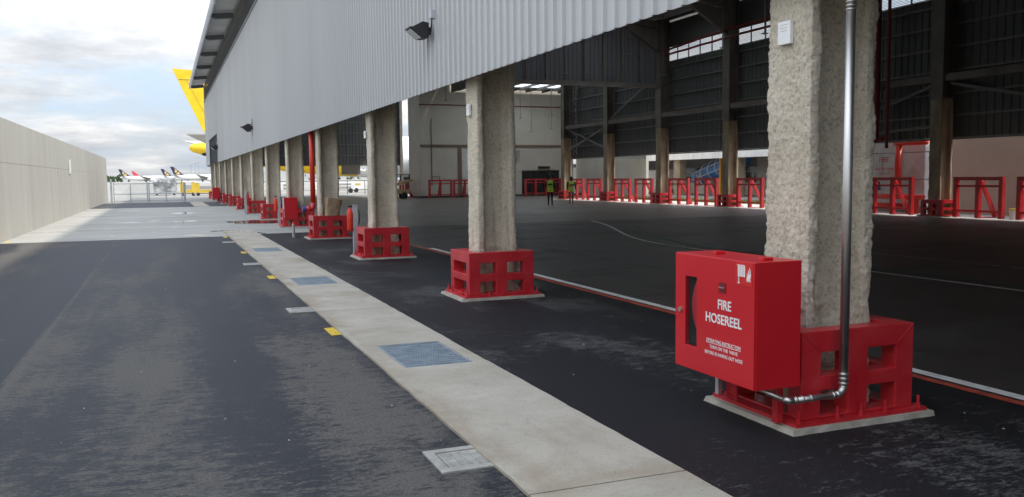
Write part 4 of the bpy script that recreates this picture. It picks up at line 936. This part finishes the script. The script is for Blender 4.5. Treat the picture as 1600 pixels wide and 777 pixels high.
# ------------------------------------------------------------------ people
def person(name_label, loc, rz, trouser, h, stride):
    t = thing('person', name_label, 'person', loc, rz); s = h/1.75
    J = {'pelvis':(0,0,0.95,0.135),'waist':(0,0.01,1.1,0.125),'chest':(0,0.0,1.32,0.15),'neck0':(0,0,1.46,0.075),'neck':(0,0.02,1.52,0.055),'head0':(0,0.03,1.60,0.085),'head1':(0,0.03,1.70,0.08)}
    E_ = [('pelvis','waist'),('waist','chest'),('chest','neck0'),('neck0','neck'),('neck','head0'),('head0','head1')]
    for sd_, n_ in ((-1,'l'),(1,'r')):
        st_ = stride*sd_
        J.update({'hip'+n_:(0.09*sd_,0,0.90,0.095),'knee'+n_:(0.10*sd_,0.5*st_+0.03,0.50,0.062),'ank'+n_:(0.10*sd_,st_-0.03,0.09,0.042),'toe'+n_:(0.11*sd_,st_+0.14,0.035,0.035),
                  'sh'+n_:(0.18*sd_,0,1.42,0.06),'elb'+n_:(0.25*sd_,-0.03-st_*0.5,1.14,0.043),'wri'+n_:(0.25*sd_,0.08-st_*0.7,0.90,0.03),'han'+n_:(0.245*sd_,0.11-st_*0.7,0.82,0.034)})
        E_ += [('pelvis','hip'+n_),('hip'+n_,'knee'+n_),('knee'+n_,'ank'+n_),('ank'+n_,'toe'+n_),('chest','sh'+n_),('sh'+n_,'elb'+n_),('elb'+n_,'wri'+n_),('wri'+n_,'han'+n_)]
    ks = list(J); bm = bmesh.new(); sk = bm.verts.layers.skin.verify(); vv = {}
    for k in ks:
        x, y, z, r = J[k]; v = bm.verts.new((x*s, y*s, z*s)); v[sk].radius = (r*s, r*s); v[sk].use_root = (k == 'pelvis'); vv[k] = v
    for a, b in E_: bm.edges.new((vv[a], vv[b]))
    me = bpy.data.meshes.new('body_src'); bm.to_mesh(me); bm.free()
    o = bpy.data.objects.new('body_src', me); col.objects.link(o); o.modifiers.new('s','SKIN'); sb = o.modifiers.new('d','SUBSURF'); sb.levels = 2; sb.render_levels = 2
    dg = bpy.context.evaluated_depsgraph_get(); dg.update(); m2 = bpy.data.meshes.new_from_object(o.evaluated_get(dg)); bpy.data.objects.remove(o)
    m2.materials.clear(); [m2.materials.append(q) for q in (m_skin, trouser, m_black)]
    for p in m2.polygons:
        c_ = p.center; p.use_smooth = True; z = c_.z/s
        p.material_index = 2 if z < 0.10 else (1 if (z < 1.02 and abs(c_.x)/s < 0.20) else (2 if (z < 1.48 and z > 0.98) else 0))
    b = bpy.data.objects.new('body', m2); col.objects.link(b); b.parent = t
    n = 20; rows = [(0.80,0.185,0.15),(0.95,0.185,0.155),(1.12,0.172,0.145),(1.30,0.195,0.158),(1.42,0.205,0.14),(1.485,0.12,0.09)]
    mbv = MB(); vs_ = []; fs_ = []
    for z, rx, ry in rows:
        for i in range(n): a = 2*math.pi*i/n; vs_.append((rx*s*math.cos(a), ry*s*math.sin(a), z*s))
    for r in range(len(rows)-1):
        for i in range(n): j = (i+1)%n; fs_.append((r*n+i, r*n+j, (r+1)*n+j, (r+1)*n+i))
    v_ = mbv.add(vs_, fs_).build('vest', m_vest, t, smooth=True)
    for z, rx, ry, hh in ((1.0,0.187,0.157,0.04),(1.40,0.210,0.147,0.035)): MB().tube([(0,0,(z)*s),(0,0,(z+hh)*s)], 0.19*s, 20, False).build('band', m_band, v_).scale = (rx/0.187, ry/0.187, 1)
    B(-0.13*s,0.13*s,-0.172*s,-0.158*s,1.20*s,1.29*s).build('back_print', m_print, v_)
    hv = []
    mbh = MB().tube([(0,0.02*s,1.60*s),(0,0.012*s,1.66*s),(0,0.015*s,1.73*s),(0,0.02*s,1.775*s),(0,0.02*s,1.79*s)], [0.095*s,0.105*s,0.10*s,0.065*s,0.015*s], 14); mbh.build('hair', m_hair, t, smooth=True)
    for sd_ in (-1,1):
        mbh = MB().tube([(0.205*sd_*s,0,1.43*s),(0.255*sd_*s,(-0.03-stride*sd_*0.5)*s,1.15*s)], [0.075*s,0.06*s], 10); mbh.build('sleeve', m_black, t, smooth=True)
    return t
person('person in a yellow hi-vis vest and dark trousers walking, left one', (18.45, 41.0, 0.001), R(-25), m_trous, 1.56, 0.10)
person('person in a yellow hi-vis vest and grey trousers walking, right one', (20.66, 43.1, 0.001), R(-15), m_grey_t, 1.47, 0.05)

# ------------------------------------------------------------------ fence and airfield beyond
fn = thing('mesh_fence', 'low grey mesh gate and fence across the far end of the road', 'fence', (0, 66, 0))
for x, h, wd in ((-3.38,1.66,0.12),(-3.22,1.5,0.06),(-2.17,1.36,0.06),(-1.10,1.40,0.07),(-0.98,1.40,0.07),(0.12,1.36,0.06),(1.16,1.58,0.07),(1.34,1.34,0.16)): B(x-wd/2, x+wd/2, -wd/2, wd/2, 0, h).build('post', m_galv, fn)
for z in (0.12, 0.60, 1.32): B(-3.18, 1.12, 0.035, 0.07, z-0.025, z+0.025).build('rail', m_galv, fn)
mb = MB(); i = -3.4
while i < 1.2:
    for sg in (1, -1):
        x0, x1 = (i, i+1.2*sg)
        if -3.3 < min(x0,x1) and max(x0,x1) < 1.15: mb.bar((x0, 0.09, 0.12), (x1, 0.09+0.004*sg, 1.32), 0.006)
    i += 0.085
mb.build('mesh_wire', m_galv, fn)
f2 = thing('field_fence', 'dark thin railing beyond the hangar end seen between columns', 'fence', (0, 84, 0))
x = 4.5
while x < 26: B(x-0.03, x+0.03, -0.03, 0.03, 0, 1.35).build('post', m_steel, f2); x += 1.7
B(4.5, 26, 0.035, 0.08, 1.28, 1.34).build('rail', m_steel, f2)

def aircraft(label, loc, s, tailmat, bodymat, emblem=None, rz=0.0, belly=None, big=False):
    a = thing('parked_aircraft', label, 'aircraft', loc, rz, 'aircraft parked on the airfield')
    # local: nose to +x, tail end at x=0, units metres for a 64 m aircraft
    sec = [(0.1,5.85,0.3),(0.5,5.8,0.55),(2.2,5.65,0.95),(6,5.45,1.45),(12,5.0,2.3),(18,4.75,2.75),(24,4.6,2.9),(46,4.6,2.9),(54,4.6,2.8),(58,4.5,2.4),(61,4.3,1.7),(63,4.1,0.9),(64,4.0,0.2)]
    if big:
        cut = (22.0, 4.65, 2.85); i_ = [q for q in sec if q[0] < 22]; j_ = [q for q in sec if q[0] > 22]
        MB().tube([(x*s,0,z*s) for x,z,r in i_+[cut]], [r*s for x,z,r in i_+[cut]], 24).build('rear_fuselage', bodymat, a, smooth=True)
        MB().tube([(x*s,0,z*s) for x,z,r in [cut]+j_], [r*s for x,z,r in [cut]+j_], 24).build('front_fuselage', m_awht, a, smooth=True)
    else: MB().tube([(x*s,0,z*s) for x,z,r in sec], [r*s for x,z,r in sec], 24).build('fuselage', bodymat, a, smooth=True)
    def wing(poly, th, nm, mat):
        vs = []; n = len(poly)
        for sg in (1,-1):
            for (x,y,z,c_) in poly: vs.append((x*s,y*s,(z+sg*th*c_)*s))
        return MB().add(vs, [tuple(range(n)), tuple(range(2*n-1,n-1,-1))]+[(i,(i+1)%n,n+(i+1)%n,n+i) for i in range(n)]).build(nm, mat, a)
    def fin(poly, th, nm, mat, parent=a):
        return MB().prism([(x*s,z*s) for x,z in poly], 'y', -th*s, th*s).build(nm, mat, parent)
    f = fin([(-1.65,16.0),(1.6,15.8),(10.6,8.0),(12.5,6.9),(4.4,6.4),(1.9,8.0)], 0.22, 'fin', tailmat)
    if big:
        B(-0.9*s,2.1*s,-0.235*s,0.235*s,14.55*s,14.62*s).build('rudder_gap', m_trim, f); fin([(0.0,14.5),(0.12,14.5),(3.5,7.6),(3.38,7.6)], 0.232, 'rudder_line', M('seam ochre', (0.5,0.33,0.02), None, 1, 0.5), f)
    if emblem:
        fin([(2.4,14.0),(4.6,12.4),(7.2,9.6),(8.6,8.0),(3.4,7.6),(4.2,9.4),(2.6,10.6),(3.3,12.0)], 0.26, 'emblem', emblem, f)
        fin([(5.4,11.6),(6.1,10.9),(4.4,8.3),(3.6,7.9)], 0.29, 'emblem_wing', tailmat, f)
    for sg in (1,-1):
        wing([(-0.5,10.0*sg,7.1,0.3),(2.2,10.0*sg,7.1,0.3),(9.5,0.6*sg,5.35,1),(4.2,0.6*sg,5.45,1)], 0.16, 'stabiliser', m_agry)
        wing([(22,30*sg,7.6,0.3),(24,30*sg,7.6,0.3),(40,2.2*sg,3.6,1),(29,2.2*sg,3.6,1)], 0.4, 'wing', m_agry)
        MB().tube([(34*s,9.5*sg*s,2.6*s),(36*s,9.5*sg*s,2.6*s),(40*s,9.5*sg*s,2.6*s)], [0.8*s,1.55*s,1.5*s], 16).build('engine', bodymat if not big else m_awht, a)
    for x, y_ in ((30,4),(30,-4),(56,0)): B((x-0.7)*s,(x+0.7)*s,(y_-0.3)*s,(y_+0.3)*s,0.0,2.2*s).build('landing_gear', m_trim, a)
    return a
ya = aircraft('yellow tailed airliner parked behind the far end of the hangar', (3.1, 118, 0), 0.965, m_ayel, m_ayel, None, 0, None, True)
text('FLYSCOOT', 0.75, 'lettering', m_awht, ya, Matrix(((1,0,0,20.6),(0,0,-1,-2.35),(0,1,0,2.75),(0,0,0,1))) @ Matrix.Rotation(R(-32), 4, 'X'), bold=0.02)
aircraft('white airliner with navy and gold tail, right one near the light masts', (7.5, 900, 0), 0.92, m_navy, m_awht, m_gold)
aircraft('white airliner with navy and gold tail, middle and smaller one', (-1.5, 1060, 0), 0.92, m_navy, m_awht, m_gold)
aircraft('white airliner with navy and gold tail, leftmost of the row', (-50, 1180, 0), 1.0, m_navy, m_awht, m_gold)
aircraft('white airliner with small red tail beside the leftmost navy tail', (-38, 1260, 0), 0.9, m_tred, m_awht, None)
for i, x in enumerate((26, 31, 35)):
    t = thing('light_mast', 'thin apron light mast beyond the parked airliners, %s of three' % ['left','middle','right'][i], 'light mast', (x+6, 1150, 0), 0, 'apron light masts')
    MB().tube([(0,0,0),(0,0,20+i*1.5)], [0.35,0.25], 6).build('pole', m_bgrey, t); B(-2.2,2.2,-0.5,0.5,20+i*1.5,20.9+i*1.5).build('lamp_head', m_bgrey, t)
# tree line, far hedge
mb = MB()
for i in range(900):
    x = random.uniform(-260, -60) if i % 3 else random.uniform(-300, 900); y = 1500+random.uniform(-30,30); z = random.uniform(0, 9)*random.random()**0.4; r = random.uniform(1.2,3)
    a = random.uniform(0, 6.28); mb.add([(x-r*math.cos(a),y-r*math.sin(a),z),(x+r*math.cos(a),y+r*math.sin(a),z+r*0.4),(x,y,z+r*1.6),(x+0.5,y,z-r)], [(0,1,2),(0,3,1)])
tag(mb.build('tree_line', m_leaf, fix=False), 'far dark green line of trees behind the airfield', 'trees', kind='stuff')
sheet('airfield_grass', -900, 900, 1300, 1480, 0.02, M('pale far grass', (0.16,0.20,0.10), (0.22,0.25,0.14), 0.01, 0.9))
# wrapped cargo pallet, yellow dollies, service carts
cg = thing('cargo_pallet', 'cargo wrapped in clear plastic on a low dolly beyond the gate', 'cargo', (0.1, 98, 0))
n = 9; vs = []; fs = []
mb = MB()
def lumpy(mb, x0,x1,y0,y1,z0,z1,amp):
    idx = len(mb.v); nx, nz = 8, 7
    ring = [(x0+(x1-x0)*i/nx, y0) for i in range(nx)]+[(x1, y0+(y1-y0)*i/nx) for i in range(nx)]+[(x1-(x1-x0)*i/nx, y1) for i in range(nx)]+[(x0, y1-(y1-y0)*i/nx) for i in range(nx)]
    c_ = Vector(((x0+x1)/2,(y0+y1)/2)); m_ = len(ring); vs_ = []; fs_ = []
    for k in range(nz+1):
        z = z0+(z1-z0)*k/nz
        for p in ring:
            d = 1+amp*noise.noise((p[0]*1.7,p[1]*1.7,z*1.9)) - (0.12 if k == nz else 0); q = c_+(Vector(p)-c_)*d; vs_.append((q.x,q.y,z+amp*0.4*noise.noise((p[0],p[1],z+4))))
    for k in range(nz):
        for i in range(m_): j = (i+1)%m_; fs_.append((k*m_+i,k*m_+j,(k+1)*m_+j,(k+1)*m_+i))
    fs_.append(tuple(nz*m_+i for i in range(m_))); mb.add(vs_, fs_); return mb
lumpy(MB(), -1.0,1.05,-1.2,1.2,0.32,1.8,0.22).build('wrapped_load', m_wrap, cg)
B(-1.15,1.2,-1.3,1.3,0.22,0.31).build('deck', m_galv, cg)
for x in (-0.8, 0.85):
    for y_ in (-1.2, 1.1): MB().tube([(x,y_,0.12),(x,y_+0.1,0.12)], 0.12, 12).build('wheel', m_black, cg)
def dolly(label, loc, w_, h):
    d = thing('yellow_dolly', label, 'trailer', loc)
    for x in (0, w_-0.45): B(x, x+0.45, -0.8, -0.7, 0.3, h).build('end_panel', m_ayel2, d)
    B(0.45, w_-0.45, -0.78, -0.72, 0.62, h-0.3).build('side', m_bgrey, d); B(0.45, w_-0.45, -0.8, -0.7, 0.3, 0.6).build('lower_panel', m_ayel2, d); B(0, w_, -0.82, -0.68, h+0.001, h+0.12).build('top_rail', m_awht, d)
    B(-0.1, w_+0.1, -0.7, 0.9, 0.16, 0.28).build('deck', m_agry, d)
    for x in (0.3, w_-0.3): MB().tube([(x,-0.9,0.16),(x,-0.82,0.16)], 0.16, 12).build('wheel', m_black, d)
dolly('yellow framed baggage trailer nearest the gate post', (1.45, 92, 0), 1.5, 1.35)
dolly('yellow baggage trailer with grey side beside the hangar corner', (2.75, 90.5, 0), 2.6, 1.25)
for i, (x, y_, w_) in enumerate(((14.6, 92, 4.2), (19.0, 95, 3.0), (9.6, 90, 2.6))):
    c = thing('service_cart', ['white long service cart seen between the fourth and third columns','white low service cart further right behind the third column','white service cart behind the fifth column'][i], 'cart', (x, y_, 0))
    B(0, w_, 0, 1.6, 0.35, 1.15).build('body', m_awht, c, 0.04); B(0.3, 1.0, -0.02, -0.002, 0.8, 1.0).build('sign', m_ayel2, c)
    B(w_*0.6, w_*0.9, -0.02, -0.002, 0.5, 0.7).build('vent', m_bgrey, c); B(w_*0.6, w_*0.9, -0.02, -0.002, 0.85, 1.02).build('vent', m_bgrey, c)
    for xx in (0.5, w_-0.5): MB().tube([(xx,-0.06,0.25),(xx,0.1,0.25)], 0.25, 14).build('wheel', m_black, c)
